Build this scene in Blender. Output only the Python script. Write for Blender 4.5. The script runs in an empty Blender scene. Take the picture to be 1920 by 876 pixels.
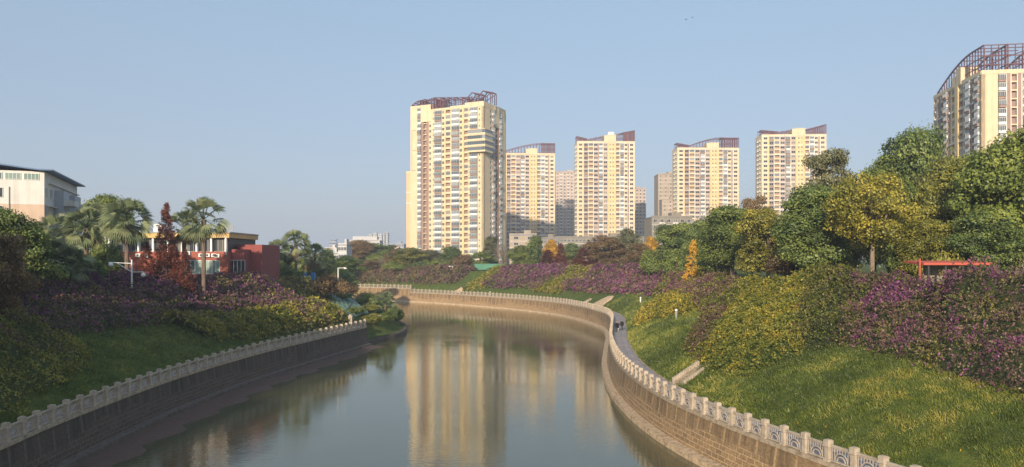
import bpy, math, random
import numpy as np
from mathutils import Vector, Matrix
R = math.radians
rnd = random.Random(7)

# ------------------------------------------------------------------ camera, sky, sun, exposure
scene = bpy.context.scene
H0, F0, HOR = 14.8, 1400.0, 485.0          # eye height above the water, focal length in photo pixels, horizon row
cam_d = bpy.data.cameras.new('camera'); cam = bpy.data.objects.new('camera', cam_d)
scene.collection.objects.link(cam)
cam.location = (0, 0, H0); cam.rotation_euler = (R(90), 0, 0)
cam_d.sensor_width = 36; cam_d.lens = F0 / 1920 * 36; cam_d.shift_y = (HOR - 438) / 1920
cam_d.clip_end = 12000; cam_d.clip_start = 0.3
scene.camera = cam
SUN_AZ = R(14)      # degrees to the left of straight behind the camera
SUN_EL = R(18)
sunv = Vector((-math.sin(SUN_AZ) * math.cos(SUN_EL), -math.cos(SUN_AZ) * math.cos(SUN_EL), math.sin(SUN_EL)))
w = bpy.data.worlds.new('World'); scene.world = w; w.use_nodes = True
nt = w.node_tree; nt.nodes.clear()
sky = nt.nodes.new('ShaderNodeTexSky'); sky.sky_type = 'NISHITA'; sky.sun_disc = False
sky.sun_elevation = SUN_EL; sky.sun_rotation = math.atan2(sunv.x, sunv.y)
sky.air_density = 1.15; sky.dust_density = 1.5; sky.ozone_density = 2.2; sky.altitude = 300
bg = nt.nodes.new('ShaderNodeBackground'); bg.inputs[1].default_value = 0.15
wo = nt.nodes.new('ShaderNodeOutputWorld')
# hazy air near the horizon: the sky itself greys out towards elevation zero
tc = nt.nodes.new('ShaderNodeTexCoord'); sx = nt.nodes.new('ShaderNodeSeparateXYZ'); nt.links.new(tc.outputs['Generated'], sx.inputs[0])
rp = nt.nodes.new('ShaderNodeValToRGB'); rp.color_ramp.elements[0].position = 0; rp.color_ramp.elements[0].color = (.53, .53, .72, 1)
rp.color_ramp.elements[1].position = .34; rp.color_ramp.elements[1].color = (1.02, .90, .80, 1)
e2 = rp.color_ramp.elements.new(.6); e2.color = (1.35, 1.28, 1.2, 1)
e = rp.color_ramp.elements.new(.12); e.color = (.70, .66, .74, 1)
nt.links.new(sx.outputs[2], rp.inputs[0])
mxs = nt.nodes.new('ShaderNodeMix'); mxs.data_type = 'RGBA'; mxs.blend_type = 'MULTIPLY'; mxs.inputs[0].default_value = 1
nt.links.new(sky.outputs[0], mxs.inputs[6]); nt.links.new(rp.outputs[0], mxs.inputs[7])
rh = nt.nodes.new('ShaderNodeValToRGB'); rh.color_ramp.elements[0].position = 0; rh.color_ramp.elements[0].color = (.58, .625, .69, 1)
rh.color_ramp.elements[1].position = 1; rh.color_ramp.elements[1].color = (.70, .84, 1.0, 1)
for p_, c_ in ((.12, (.56, .67, .80)), (.34, (.50, .69, .945))):
    e3 = rh.color_ramp.elements.new(p_); e3.color = (*c_, 1)
nt.links.new(sx.outputs[2], rh.inputs[0])
gain = nt.nodes.new('ShaderNodeVectorMath'); gain.operation = 'SCALE'; gain.inputs['Scale'].default_value = 4.0; nt.links.new(rh.outputs[0], gain.inputs[0])
mh = nt.nodes.new('ShaderNodeMix'); mh.data_type = 'RGBA'; mh.inputs[0].default_value = .55      # thin even haze veil over the clear sky
nt.links.new(mxs.outputs[2], mh.inputs[6]); nt.links.new(gain.outputs[0], mh.inputs[7])
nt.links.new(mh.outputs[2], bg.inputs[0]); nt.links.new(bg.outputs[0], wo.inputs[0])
sd = bpy.data.lights.new('sun', 'SUN'); sd.energy = 4.8; sd.angle = R(0.6); sd.color = (1.0, 0.84, 0.65)
so = bpy.data.objects.new('sun', sd); scene.collection.objects.link(so)
so.rotation_euler = sunv.to_track_quat('Z', 'Y').to_euler(); so.location = (-30, -60, 80)
scene.view_settings.view_transform = 'Standard'; scene.view_settings.look = 'None'
scene.view_settings.exposure = 0.35; scene.view_settings.gamma = 1
scene.view_settings.use_curve_mapping = False
scene.render.engine = 'CYCLES'
scene.cycles.max_bounces = 6; scene.cycles.volume_bounces = 0
scene.cycles.transparent_max_bounces = 8

COL = scene.collection
# ------------------------------------------------------------------ materials
def newmat(name):
    m = bpy.data.materials.new(name); m.use_nodes = True
    return m, m.node_tree, m.node_tree.nodes['Principled BSDF']
def ramp(nt_, fac, stops):
    r = nt_.nodes.new('ShaderNodeValToRGB'); e = r.color_ramp.elements
    while len(e) < len(stops): e.new(0.5)
    for i, (p, c) in enumerate(stops):
        e[i].position = p; e[i].color = (c[0], c[1], c[2], 1)
    nt_.links.new(fac, r.inputs[0]); return r.outputs[0]
def noise(nt_, scale, detail=4, rough=.6, vec=None, stretch=None):
    n = nt_.nodes.new('ShaderNodeTexNoise'); n.inputs['Scale'].default_value = scale
    n.inputs['Detail'].default_value = detail; n.inputs['Roughness'].default_value = rough
    if vec is None:
        g = nt_.nodes.new('ShaderNodeNewGeometry'); vec = g.outputs['Position']
    if stretch:
        mp = nt_.nodes.new('ShaderNodeMapping'); mp.inputs['Scale'].default_value = stretch
        nt_.links.new(vec, mp.inputs[0]); vec = mp.outputs[0]
    nt_.links.new(vec, n.inputs['Vector']); return n.outputs['Fac']
def mixc(nt_, fac, a, b, mode='MIX'):
    m = nt_.nodes.new('ShaderNodeMix'); m.data_type = 'RGBA'; m.blend_type = mode
    for idx, v in ((0, fac), (6, a), (7, b)):
        if isinstance(v, (int, float)): m.inputs[idx].default_value = v
        elif isinstance(v, tuple): m.inputs[idx].default_value = (v[0], v[1], v[2], 1)
        else: nt_.links.new(v, m.inputs[idx])
    return m.outputs[2]
def bump(nt_, b, h, dist=.05, strength=.6):
    n = nt_.nodes.new('ShaderNodeBump'); n.inputs['Distance'].default_value = dist
    n.inputs['Strength'].default_value = strength
    nt_.links.new(h, n.inputs['Height']); nt_.links.new(n.outputs[0], b.inputs['Normal'])
def math_(nt_, op, a, b=None):
    m = nt_.nodes.new('ShaderNodeMath'); m.operation = op
    for i, v in enumerate((a, b)):
        if v is None: continue
        if isinstance(v, (int, float)): m.inputs[i].default_value = v
        else: nt_.links.new(v, m.inputs[i])
    return m.outputs[0]
def wallmat(name, c, var=.15, scale=.25, rough=.85, streak=True):
    """plain rendered / painted surface with uneven wear and rain streaks"""
    m, t, b = newmat(name)
    n1 = noise(t, scale, 5, .65)
    n2 = noise(t, 1.0, 3, .6, stretch=(1.2, 1.2, .07))
    lo = tuple(x * (1 - var) for x in c); hi = tuple(min(1, x * (1 + var * .6)) for x in c)
    col = ramp(t, n1, [(.3, lo), (.7, hi)])
    if streak: col = mixc(t, ramp(t, n2, [(.45, (0, 0, 0)), (.75, (.5, .5, .5))]), col, tuple(x * .62 for x in c))
    t.links.new(col, b.inputs['Base Color']); b.inputs['Roughness'].default_value = rough
    return m
def leafmat(name, stops, trans=.25):
    m, t, b = newmat(name)
    t.nodes.remove(b)
    at = t.nodes.new('ShaderNodeAttribute'); at.attribute_name = 'tint'
    oi = t.nodes.new('ShaderNodeObjectInfo')
    f = math_(t, 'ADD', math_(t, 'MULTIPLY', at.outputs['Fac'], .9), math_(t, 'MULTIPLY', math_(t, 'SUBTRACT', oi.outputs['Random'], .4), .2))
    col = ramp(t, f, stops)
    d = t.nodes.new('ShaderNodeBsdfDiffuse'); tr = t.nodes.new('ShaderNodeBsdfTranslucent')
    g = t.nodes.new('ShaderNodeBsdfGlossy'); g.inputs['Roughness'].default_value = .5
    g.inputs['Color'].default_value = (.9, .9, .9, 1)
    mx = t.nodes.new('ShaderNodeMixShader'); mx.inputs[0].default_value = trans
    mg = t.nodes.new('ShaderNodeMixShader'); mg.inputs[0].default_value = .03
    t.links.new(col, d.inputs[0]); t.links.new(col, tr.inputs[0])
    t.links.new(d.outputs[0], mx.inputs[1]); t.links.new(tr.outputs[0], mx.inputs[2])
    t.links.new(mx.outputs[0], mg.inputs[1]); t.links.new(g.outputs[0], mg.inputs[2])
    t.links.new(mg.outputs[0], t.nodes['Material Output'].inputs[0])
    return m
M = {}
def pal(a, b_, c): return [(.1, a), (.5, b_), (.95, c)]
M['leaf_dark'] = leafmat('dark green leaves', pal((0.0443, 0.0702, 0.0211), (0.125, 0.18, 0.0449), (0.322, 0.359, 0.0792)))
M['leaf_green'] = leafmat('green leaves', pal((0.0528, 0.0792, 0.0185), (0.16, 0.209, 0.0396), (0.358, 0.389, 0.0726)))
M['leaf_olive'] = leafmat('olive green leaves', pal((0.0789, 0.09, 0.02), (0.229, 0.233, 0.0386), (0.491, 0.42, 0.0715)))
M['leaf_yellow'] = leafmat('yellow green leaves', pal((0.0862, 0.0966, 0.0198), (0.273, 0.255, 0.0396), (0.575, 0.455, 0.0594)))
M['leaf_gold'] = leafmat('golden leaves', pal((.30, .16, .02), (.60, .34, .03), (.75, .48, .05)))
M['leaf_rust'] = leafmat('rusty needles', pal((0.0768, 0.0213, 0.0135), (0.182, 0.051, 0.0315), (0.288, 0.0935, 0.045)))
M['leaf_brown'] = leafmat('brown thinning leaves', pal((0.0945, 0.0675, 0.0325), (0.203, 0.135, 0.0585), (0.324, 0.203, 0.078)))
M['leaf_grey'] = leafmat('grey green leaves', pal((0.078, 0.0892, 0.0446), (0.156, 0.162, 0.0743), (0.273, 0.259, 0.119)))
M['palm_leaf'] = leafmat('palm fronds', pal((0.0285, 0.0475, 0.0228), (0.114, 0.152, 0.0712), (0.304, 0.332, 0.162)), .15)
M['palm_dry'] = leafmat('dry palm fronds', pal((.10, .07, .03), (.2, .15, .06), (.28, .22, .1)), .15)
M['boug_leaf'] = leafmat('bougainvillea leaves', pal((0.0372, 0.0469, 0.0132), (0.127, 0.138, 0.033), (0.355, 0.276, 0.066)), .2)
M['boug_wine'] = leafmat('wine tinted shoots', pal((0.072, 0.042, 0.036), (0.168, 0.096, 0.078), (0.288, 0.168, 0.132)), .2)
M['boug_flower'] = leafmat('magenta bracts', pal((.10, .035, .075), (.23, .075, .16), (.42, .13, .30)), .3)
M['vine_yellow'] = leafmat('yellow green trailing vine', pal((0.065, 0.0938, 0.0168), (0.195, 0.213, 0.0312), (0.52, 0.413, 0.054)), .2)
M['vine_green'] = leafmat('green trailing vine', pal((0.0546, 0.0792, 0.0132), (0.156, 0.172, 0.022), (0.343, 0.277, 0.0385)), .2)
M['grass_blade'] = leafmat('grass blades', pal((0.0644, 0.0924, 0.0152), (0.161, 0.197, 0.0323), (0.435, 0.358, 0.076)), .2)

M['vine_gold'] = leafmat('golden trailing vine', pal((.14, .13, .02), (.34, .26, .03), (.55, .41, .05)), .2)
def barkmat(name, c):
    m, t, b = newmat(name)
    n = noise(t, 3, 5, .7, stretch=(1, 1, .3))
    t.links.new(ramp(t, n, [(.3, tuple(x * .5 for x in c)), (.7, c)]), b.inputs['Base Color'])
    b.inputs['Roughness'].default_value = .9; bump(t, b, n, .05); return m
M['bark'] = barkmat('bark', (.16, .11, .075)); M['bark_pale'] = barkmat('pale bark', (.28, .22, .15))
M['palm_bark'] = barkmat('palm bark', (.22, .16, .12))

M['cream'] = wallmat('cream render', (.68, .55, .36), .1)
M['yellow'] = wallmat('yellow render', (.69, .52, .27), .1)
M['orange_cream'] = wallmat('peach render', (.68, .47, .27), .08)
M['white_trim'] = wallmat('white painted spandrel', (.74, .71, .66), .12)
M['brown_tile'] = wallmat('brown facade tile', (.33, .225, .175), .2)
M['pink_tile'] = wallmat('pink beige facade tile', (.48, .37, .30), .15)
M['grey_wall'] = wallmat('weathered grey render', (.25, .22, .175), .2)
M['grey_beige'] = wallmat('grey beige render', (.38, .31, .24), .12)
M['apt_white'] = wallmat('off white render', (.66, .63, .58), .12)
M['apt_tan'] = wallmat('tan render', (.58, .43, .32), .1)
M['apt_shade'] = wallmat('shade tinted render', (.42, .44, .48), .12)  # blue grey of the unlit side, put into the bay colour
M['red_brick'] = wallmat('red tiled wall', (.34, .10, .065), .15)
M['red_dark'] = wallmat('dark red wall', (.27, .07, .06), .12)
M['ochre'] = wallmat('ochre cornice', (.66, .45, .18), .1)
M['white'] = wallmat('white enamel', (.74, .74, .72), .08, streak=False, rough=.5)
M['dark'] = wallmat('dark metal', (.05, .05, .055), .1, streak=False, rough=.5)
M['grey_metal'] = wallmat('grey metal', (.3, .31, .32), .1, streak=False, rough=.5)
M['steel_red'] = wallmat('oxide red steel', (.125, .045, .055), .2, streak=False, rough=.6)
M['blue_roof'] = wallmat('blue sheet roof', (.08, .15, .28), .15, streak=False, rough=.5)
M['roof_grey'] = wallmat('grey roof slab', (.2, .2, .2), .2, streak=False)
M['roof_red'] = wallmat('red sheet roof', (.50, .10, .06), .12, streak=False, rough=.6)
M['green_fence'] = wallmat('green mesh fence', (.09, .25, .17), .2, streak=False)
M['blue_box'] = wallmat('blue plastic', (.02, .19, .55), .05, streak=False, rough=.4)
M['hazy_stone'] = wallmat('haze tinted masonry', (.30, .33, .38), .08, streak=False)  # bluish tint of distance haze is part of this colour
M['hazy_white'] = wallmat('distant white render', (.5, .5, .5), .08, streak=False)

def glassmat(name, dark, light, share=.35):
    m, t, b = newmat(name)
    oi = t.nodes.new('ShaderNodeObjectInfo'); g = t.nodes.new('ShaderNodeNewGeometry')
    s = math_(t, 'FRACT', math_(t, 'ADD', oi.outputs['Random'], g.outputs['Random Per Island']))
    col = ramp(t, s, [(0, dark), (1 - share, tuple(x * 1.6 for x in dark)), (1, light)])
    t.links.new(col, b.inputs['Base Color']); b.inputs['Roughness'].default_value = .12
    b.inputs['Specular IOR Level'].default_value = .5
    return m
M['glass'] = glassmat('window glass', (.03, .033, .037), (.30, .27, .22), .3)
M['glass_pale'] = glassmat('pale glass', (.06, .078, .09), (.34, .36, .35), .42)
M['glass_green'] = glassmat('greenish glass', (.07, .11, .10), (.35, .45, .38), .5)

# pavement, grass, stone, mud, water
def grassmat():
    m, t, b = newmat('grass slope')
    n1 = noise(t, .16, 4, .6); n2 = noise(t, 1.3, 5, .7); n3 = noise(t, 9, 3, .6)
    c = ramp(t, n2, [(.3, (.04, .062, .014)), (.55, (.105, .14, .026)), (.75, (.21, .20, .05))])
    c = mixc(t, ramp(t, n1, [(.45, (0, 0, 0)), (.7, (.6, .6, .6))]), c, (.14, .14, .04))
    c = mixc(t, math_(t, 'MULTIPLY', n3, .5), c, (.03, .055, .014))
    t.links.new(c, b.inputs['Base Color']); b.inputs['Roughness'].default_value = .95
    b.inputs['Specular IOR Level'].default_value = .1
    bump(t, b, n3, .12, 1); return m
M['grass'] = grassmat()
def pavemat():
    m, t, b = newmat('paving slabs')
    br = t.nodes.new('ShaderNodeTexBrick'); br.inputs['Scale'].default_value = 1
    br.inputs['Brick Width'].default_value = .8; br.inputs['Row Height'].default_value = .8; br.offset = 0
    br.inputs['Mortar Size'].default_value = .02
    br.inputs['Color1'].default_value = (.30, .27, .26, 1); br.inputs['Color2'].default_value = (.36, .31, .29, 1)
    br.inputs['Mortar'].default_value = (.12, .11, .1, 1)
    uv = t.nodes.new('ShaderNodeUVMap'); t.links.new(uv.outputs[0], br.inputs['Vector'])
    c = mixc(t, ramp(t, noise(t, .8, 5), [(.35, (0, 0, 0)), (.75, (.6, .6, .6))]), br.outputs[0], (.16, .15, .14))
    t.links.new(c, b.inputs['Base Color']); b.inputs['Roughness'].default_value = .85; return m
M['paving'] = pavemat()
def stonemat(name, warm, dark):
    """embankment wall: UV = (metres along, metres above water). coursed blocks low down, stained render above"""
    m, t, b = newmat(name)
    uv = t.nodes.new('ShaderNodeUVMap')
    br = t.nodes.new('ShaderNodeTexBrick'); br.inputs['Scale'].default_value = 1
    br.inputs['Brick Width'].default_value = .85; br.inputs['Row Height'].default_value = .36
    br.inputs['Mortar Size'].default_value = .028; br.inputs['Mortar Smooth'].default_value = .2; br.inputs['Bias'].default_value = -.1
    br.inputs['Color1'].default_value = (*[x * .75 for x in warm], 1); br.inputs['Color2'].default_value = (*[x * 1.15 for x in warm], 1)
    br.inputs['Mortar'].default_value = (*[min(1, x * 1.9) for x in warm], 1)
    t.links.new(uv.outputs[0], br.inputs['Vector'])
    sep = t.nodes.new('ShaderNodeSeparateXYZ'); t.links.new(uv.outputs[0], sep.inputs[0])
    big = noise(t, .5, 4, .6, uv.outputs[0], (.25, .6, 1))
    streak = noise(t, 1, 5, .7, uv.outputs[0], (1.6, .16, 1))
    fine = noise(t, 5, 5, .7, uv.outputs[0])
    rend = ramp(t, streak, [(.3, dark), (.5, tuple(x * .8 for x in warm)), (.68, warm), (.8, tuple(min(1, x * 1.6) for x in warm))])
    ph = math_(t, 'ABSOLUTE', math_(t, 'SUBTRACT', math_(t, 'FRACT', math_(t, 'ADD', math_(t, 'DIVIDE', sep.outputs[0], 1.9), math_(t, 'MULTIPLY', big, .35))), .5))
    rend = mixc(t, ramp(t, math_(t, 'ADD', ph, math_(t, 'MULTIPLY', streak, .12)), [(.05, (.8, .8, .8)), (.15, (0, 0, 0))]), rend, tuple(min(1, x * 1.9) for x in warm))
    lvl = math_(t, 'ADD', sep.outputs[1], math_(t, 'MULTIPLY', math_(t, 'SUBTRACT', big, .5), 4.5))
    msk = ramp(t, math_(t, 'DIVIDE', lvl, 4.0), [(.38, (0, 0, 0)), (.5, (1, 1, 1))])
    c = mixc(t, msk, br.outputs[0], rend)
    c = mixc(t, ramp(t, fine, [(.4, (0, 0, 0)), (.75, (.75, .75, .75))]), c, dark)
    wet = ramp(t, math_(t, 'ADD', sep.outputs[1], math_(t, 'MULTIPLY', fine, .5)), [(.45, (1, 1, 1)), (.8, (0, 0, 0))])
    c = mixc(t, wet, c, (.05, .035, .02))
    t.links.new(c, b.inputs['Base Color']); b.inputs['Roughness'].default_value = .9
    hh = math_(t, 'ADD', fine, math_(t, 'MULTIPLY', br.outputs['Fac'], .5)); bump(t, b, hh, .05, .7); return m
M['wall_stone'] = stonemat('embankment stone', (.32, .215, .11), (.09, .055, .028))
M['wall_dark'] = stonemat('shaded embankment stone', (.105, .08, .055), (.028, .022, .017))  # darker copy of the wall stone, left bank shade put into the colour
def railmat(name, c, d):
    m, t, b = newmat(name)
    n = noise(t, 2.2, 5, .7); n2 = noise(t, 1, 4, .7, stretch=(4, 4, .5))
    col = ramp(t, n, [(.3, d), (.55, c), (.8, tuple(min(1, x * 1.15) for x in c))])
    col = mixc(t, ramp(t, n2, [(.5, (0, 0, 0)), (.8, (.6, .6, .6))]), col, d)
    t.links.new(col, b.inputs['Base Color']); b.inputs['Roughness'].default_value = .85; bump(t, b, n, .02); return m
M['rail'] = railmat('cast stone balustrade', (.45, .38, .295), (.30, .24, .17))
M['coping'] = railmat('coping stone', (.40, .32, .22), (.2, .15, .1))
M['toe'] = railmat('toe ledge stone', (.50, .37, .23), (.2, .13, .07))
M['toe_dark'] = railmat('shaded toe ledge', (.13, .10, .075), (.04, .03, .025))  # toe stone darkened the same way for the shaded left wall
M['mud'] = railmat('red brown mud', (.10, .055, .035), (.05, .03, .02))
M['sand'] = railmat('bare sandy soil', (.55, .40, .24), (.38, .25, .14))
M['netting'] = railmat('dust netting', (.16, .26, .19), (.08, .13, .09))
def watermat():
    m, t, b = newmat('river water'); t.nodes.remove(b)
    n1 = noise(t, 2.6, 3, .55, stretch=(.7, 1.3, 1)); n2 = noise(t, .22, 3, .5); n3 = noise(t, .045, 3, .5)
    patch = ramp(t, n3, [(.38, (.25, .25, .25)), (.62, (1, 1, 1))])
    hh = math_(t, 'ADD', math_(t, 'MULTIPLY', n1, math_(t, 'MULTIPLY', patch, .6)), math_(t, 'MULTIPLY', n2, .5))
    bp = t.nodes.new('ShaderNodeBump'); bp.inputs['Distance'].default_value = .055; bp.inputs['Strength'].default_value = .42; t.links.new(hh, bp.inputs['Height'])
    d = t.nodes.new('ShaderNodeBsdfDiffuse'); t.links.new(ramp(t, n2, [(.3, (.070, .074, .036)), (.7, (.088, .086, .046))]), d.inputs[0])
    g = t.nodes.new('ShaderNodeBsdfGlossy'); g.inputs['Roughness'].default_value = .02; g.inputs['Color'].default_value = (.98, .97, .90, 1); t.links.new(bp.outputs[0], g.inputs['Normal'])
    f = t.nodes.new('ShaderNodeFresnel'); f.inputs['IOR'].default_value = 1.9
    mx = t.nodes.new('ShaderNodeMixShader'); t.links.new(f.outputs[0], mx.inputs[0]); t.links.new(d.outputs[0], mx.inputs[1]); t.links.new(g.outputs[0], mx.inputs[2])
    t.links.new(mx.outputs[0], t.nodes['Material Output'].inputs[0]); return m
M['water'] = watermat()

# ------------------------------------------------------------------ mesh helpers
class MB:
    def __init__(s): s.v = []; s.f = []; s.m = []
    def add(s, vs, fs, mi=0, X=None):
        o = len(s.v)
        s.v += [tuple(X @ Vector(p)) for p in vs] if X is not None else [tuple(p) for p in vs]
        s.f += [tuple(i + o for i in f) for f in fs]; s.m += [mi] * len(fs)
    def box(s, x0, x1, y0, y1, z0, z1, mi=0, X=None):
        if x0 > x1: x0, x1 = x1, x0
        if y0 > y1: y0, y1 = y1, y0
        s.add([(x0, y0, z0), (x1, y0, z0), (x1, y1, z0), (x0, y1, z0), (x0, y0, z1), (x1, y0, z1), (x1, y1, z1), (x0, y1, z1)],
              [(0, 3, 2, 1), (4, 5, 6, 7), (0, 1, 5, 4), (1, 2, 6, 5), (2, 3, 7, 6), (3, 0, 4, 7)], mi, X)
    def beam(s, a, b, w=.2, mi=0):
        a = Vector(a); b = Vector(b); d = (b - a).normalized()
        u = d.cross(Vector((0, 0, 1)))
        if u.length < .05: u = Vector((1, 0, 0))
        u.normalize(); v = d.cross(u); h = w / 2
        s.add([a + u * h + v * h, a - u * h + v * h, a - u * h - v * h, a + u * h - v * h, b + u * h + v * h, b - u * h + v * h, b - u * h - v * h, b + u * h - v * h],
              [(0, 1, 2, 3), (7, 6, 5, 4), (0, 4, 5, 1), (1, 5, 6, 2), (2, 6, 7, 3), (3, 7, 4, 0)], mi)
    def tube(s, pts, rad, n=8, mi=0):
        pts = [Vector(p) for p in pts]; o = len(s.v)
        for i, p in enumerate(pts):
            d = (pts[min(i + 1, len(pts) - 1)] - pts[max(i - 1, 0)]).normalized()
            u = d.cross(Vector((.03, 1, .02))).normalized(); v = d.cross(u)
            for k in range(n):
                a = 2 * math.pi * k / n; s.v.append(tuple(p + (u * math.cos(a) + v * math.sin(a)) * rad[i]))
        for i in range(len(pts) - 1):
            for k in range(n):
                a = o + i * n + k; b = o + i * n + (k + 1) % n
                s.f.append((a, b, b + n, a + n)); s.m.append(mi)
        s.f.append(tuple(o + k for k in range(n))[::-1]); s.m.append(mi)
        e = o + (len(pts) - 1) * n; s.f.append(tuple(e + k for k in range(n))); s.m.append(mi)
    def sphere(s, c, r, n=8, mi=0, sz=1):
        o = len(s.v); rings = n // 2 + 1
        for i in range(rings + 1):
            th = math.pi * i / rings
            for k in range(n):
                a = 2 * math.pi * k / n
                s.v.append((c[0] + r * math.sin(th) * math.cos(a), c[1] + r * math.sin(th) * math.sin(a), c[2] + r * sz * math.cos(th)))
        for i in range(rings):
            for k in range(n):
                a = o + i * n + k; b = o + i * n + (k + 1) % n
                s.f.append((a, a + n, b + n, b)); s.m.append(mi)
    def extend(s, o_, X):
        s.add(o_.v, o_.f, 0, X); s.m[-len(o_.f):] = o_.m
    def mesh(s, name, mats):
        me = bpy.data.meshes.new(name); me.from_pydata(s.v, [], s.f)
        for m_ in mats: me.materials.append(m_)
        me.polygons.foreach_set('material_index', s.m); me.update(); return me
    def build(s, name, mats, parent=None, X=None, smooth=False):
        me = s.mesh(name, mats)
        if smooth: me.polygons.foreach_set('use_smooth', [True] * len(me.polygons))
        return link(name, me, parent, X)
def link(name, me, parent=None, X=None):
    o = bpy.data.objects.new(name, me); COL.objects.link(o)
    if X is not None: o.matrix_basis = X
    if parent is not None: o.parent = parent
    return o
def empty(name, loc=(0, 0, 0), rz=0):
    o = bpy.data.objects.new(name, None); COL.objects.link(o); o.location = loc; o.rotation_euler = (0, 0, rz)
    o.empty_display_size = .5; return o
def tag(o, label=None, cat=None, group=None, kind=None):
    if label: o['label'] = label
    if cat: o['category'] = cat
    if group: o['group'] = group
    if kind: o['kind'] = kind
    return o
def T(x, y, z, rz=0): return Matrix.Translation((x, y, z)) @ Matrix.Rotation(rz, 4, 'Z')
def at(px, Y, z=None, py=None):
    """a point on the ray through photo pixel px,py at depth Y"""
    return (px - 960) / F0 * Y, Y, (z if z is not None else H0 + (HOR - py) / F0 * Y)

# value noise in numpy
_g = np.random.default_rng(3).random((256, 256))
def vn(x, y):
    xi = np.floor(x).astype(int); yi = np.floor(y).astype(int); fx = x - xi; fy = y - yi
    fx = fx * fx * (3 - 2 * fx); fy = fy * fy * (3 - 2 * fy)
    a = _g[xi & 255, yi & 255]; b = _g[(xi + 1) & 255, yi & 255]; c = _g[xi & 255, (yi + 1) & 255]; d = _g[(xi + 1) & 255, (yi + 1) & 255]
    return (a * (1 - fx) + b * fx) * (1 - fy) + (c * (1 - fx) + d * fx) * fy
def fbm(x, y): return (vn(x, y) + .5 * vn(x * 2.1 + 7, y * 2.1 + 3) + .25 * vn(x * 4.3 + 1, y * 4.3 + 9)) / 1.75

def leaves(P, N, L, Wd, tint, mi=None, extra=None, down=0.0, rs=1):
    """numpy: one rhombus per leaf. P centres, N facing, L length, Wd width; returns arrays for a mesh"""
    rg = np.random.default_rng(rs); n = len(P)
    N = N / (np.linalg.norm(N, axis=1, keepdims=True) + 1e-9)
    r = rg.normal(size=(n, 3)); r[:, 2] -= down
    u = r - N * np.sum(r * N, axis=1, keepdims=True); u /= (np.linalg.norm(u, axis=1, keepdims=True) + 1e-9)
    v = np.cross(N, u)
    L = np.asarray(L).reshape(-1, 1) * np.ones((n, 1)); Wd = np.asarray(Wd).reshape(-1, 1) * np.ones((n, 1))
    q = np.stack([P - u * L * .5, P + v * Wd * .5 + u * L * .05, P + u * L * .5 + N * L * .08, P - v * Wd * .5 + u * L * .05], axis=1)
    return q.reshape(-1, 3), np.repeat(tint, 4), (mi if mi is not None else np.zeros(n, int))
def leaf_mesh(name, q, tint, mi, mats, base=None):
    """base: optional (verts, faces, tint, mat index) put before the leaves"""
    nb = 0; nv = len(q); nq = nv // 4
    me = bpy.data.meshes.new(name)
    if base is not None:
        bv, bf, bt, bm = base; nb = len(bv); q = np.concatenate([bv, q]); tint = np.concatenate([bt, tint]); mi = np.concatenate([bm, mi])
        idx = np.concatenate([np.array(bf).reshape(-1), np.arange(nb, nb + nv)])
    else: idx = np.arange(nv)
    nf = len(idx) // 4
    me.vertices.add(len(q)); me.vertices.foreach_set('co', q.astype(np.float32).ravel())
    me.loops.add(nf * 4); me.loops.foreach_set('vertex_index', idx.astype(np.int32))
    me.polygons.add(nf); me.polygons.foreach_set('loop_start', (np.arange(nf) * 4).astype(np.int32))
    me.polygons.foreach_set('loop_total', np.full(nf, 4, np.int32))
    for m_ in mats: me.materials.append(m_)
    me.polygons.foreach_set('material_index', mi.astype(np.int32))
    a = me.attributes.new('tint', 'FLOAT', 'POINT'); a.data.foreach_set('value', np.clip(tint, 0, 1).astype(np.float32))
    me.update(calc_edges=True); me.validate(); return me

# ------------------------------------------------------------------ river course
def spline(pts, step):
    P = [np.array(p, float) for p in pts]; P = [2 * P[0] - P[1]] + P + [2 * P[-1] - P[-2]]; out = []
    for i in range(1, len(P) - 2):
        for k in range(24):
            t = k / 24; a, b, c, d = P[i - 1:i + 3]
            out.append(.5 * ((2 * b) + (c - a) * t + (2 * a - 5 * b + 4 * c - d) * t * t + (3 * b - a - 3 * c + d) * t ** 3))
    out.append(P[-2]); out = np.array(out)
    s = np.concatenate([[0], np.cumsum(np.linalg.norm(np.diff(out[:, :2], axis=0), axis=1))])
    n = max(2, int(s[-1] / step)); u = np.linspace(0, s[-1], n + 1)
    return np.stack([np.interp(u, s, out[:, k]) for k in range(out.shape[1])], axis=1), u
# x, y, level of the promenade, slope foot to crest distance, crest level
RW = [(60, -45, 3.3, 20, 11.6), (42, -10, 3.3, 20, 11.6), (35, 5, 3.3, 20, 11.6), (28, 20, 3.3, 21, 11.6), (23, 30.5, 3.3, 21, 11.6), (19.4, 38.3, 3.3, 22, 11.6),
      (16.5, 46.5, 3.3, 22, 11.6), (13.8, 56.5, 3.3, 22, 11.6), (12.4, 65, 3.3, 22, 11.6), (11.8, 75, 3.3, 22, 11.6), (12.0, 86, 3.3, 22, 11.6),
      (13.5, 102.5, 3.3, 21, 11.6), (15.2, 115, 3.3, 21, 11.5), (16.9, 127, 3.3, 20, 11.5), (18.6, 139, 3.3, 20, 11.5), (19.6, 150, 3.3, 20, 11.5),
      (19.6, 158, 3.3, 20, 11.4), (18.6, 167, 3.3, 20, 11.4), (17.0, 178, 3.3, 20, 11.3), (12.8, 194, 3.3, 19, 11.2), (5.2, 209.5, 3.3, 18, 11), (-1.6, 220, 3.3, 17, 11),
      (-10.4, 231, 3.3, 16, 10.8), (-22, 244, 3.3, 15, 10.6), (-34.7, 255.5, 3.3, 14, 10.5)]
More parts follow.
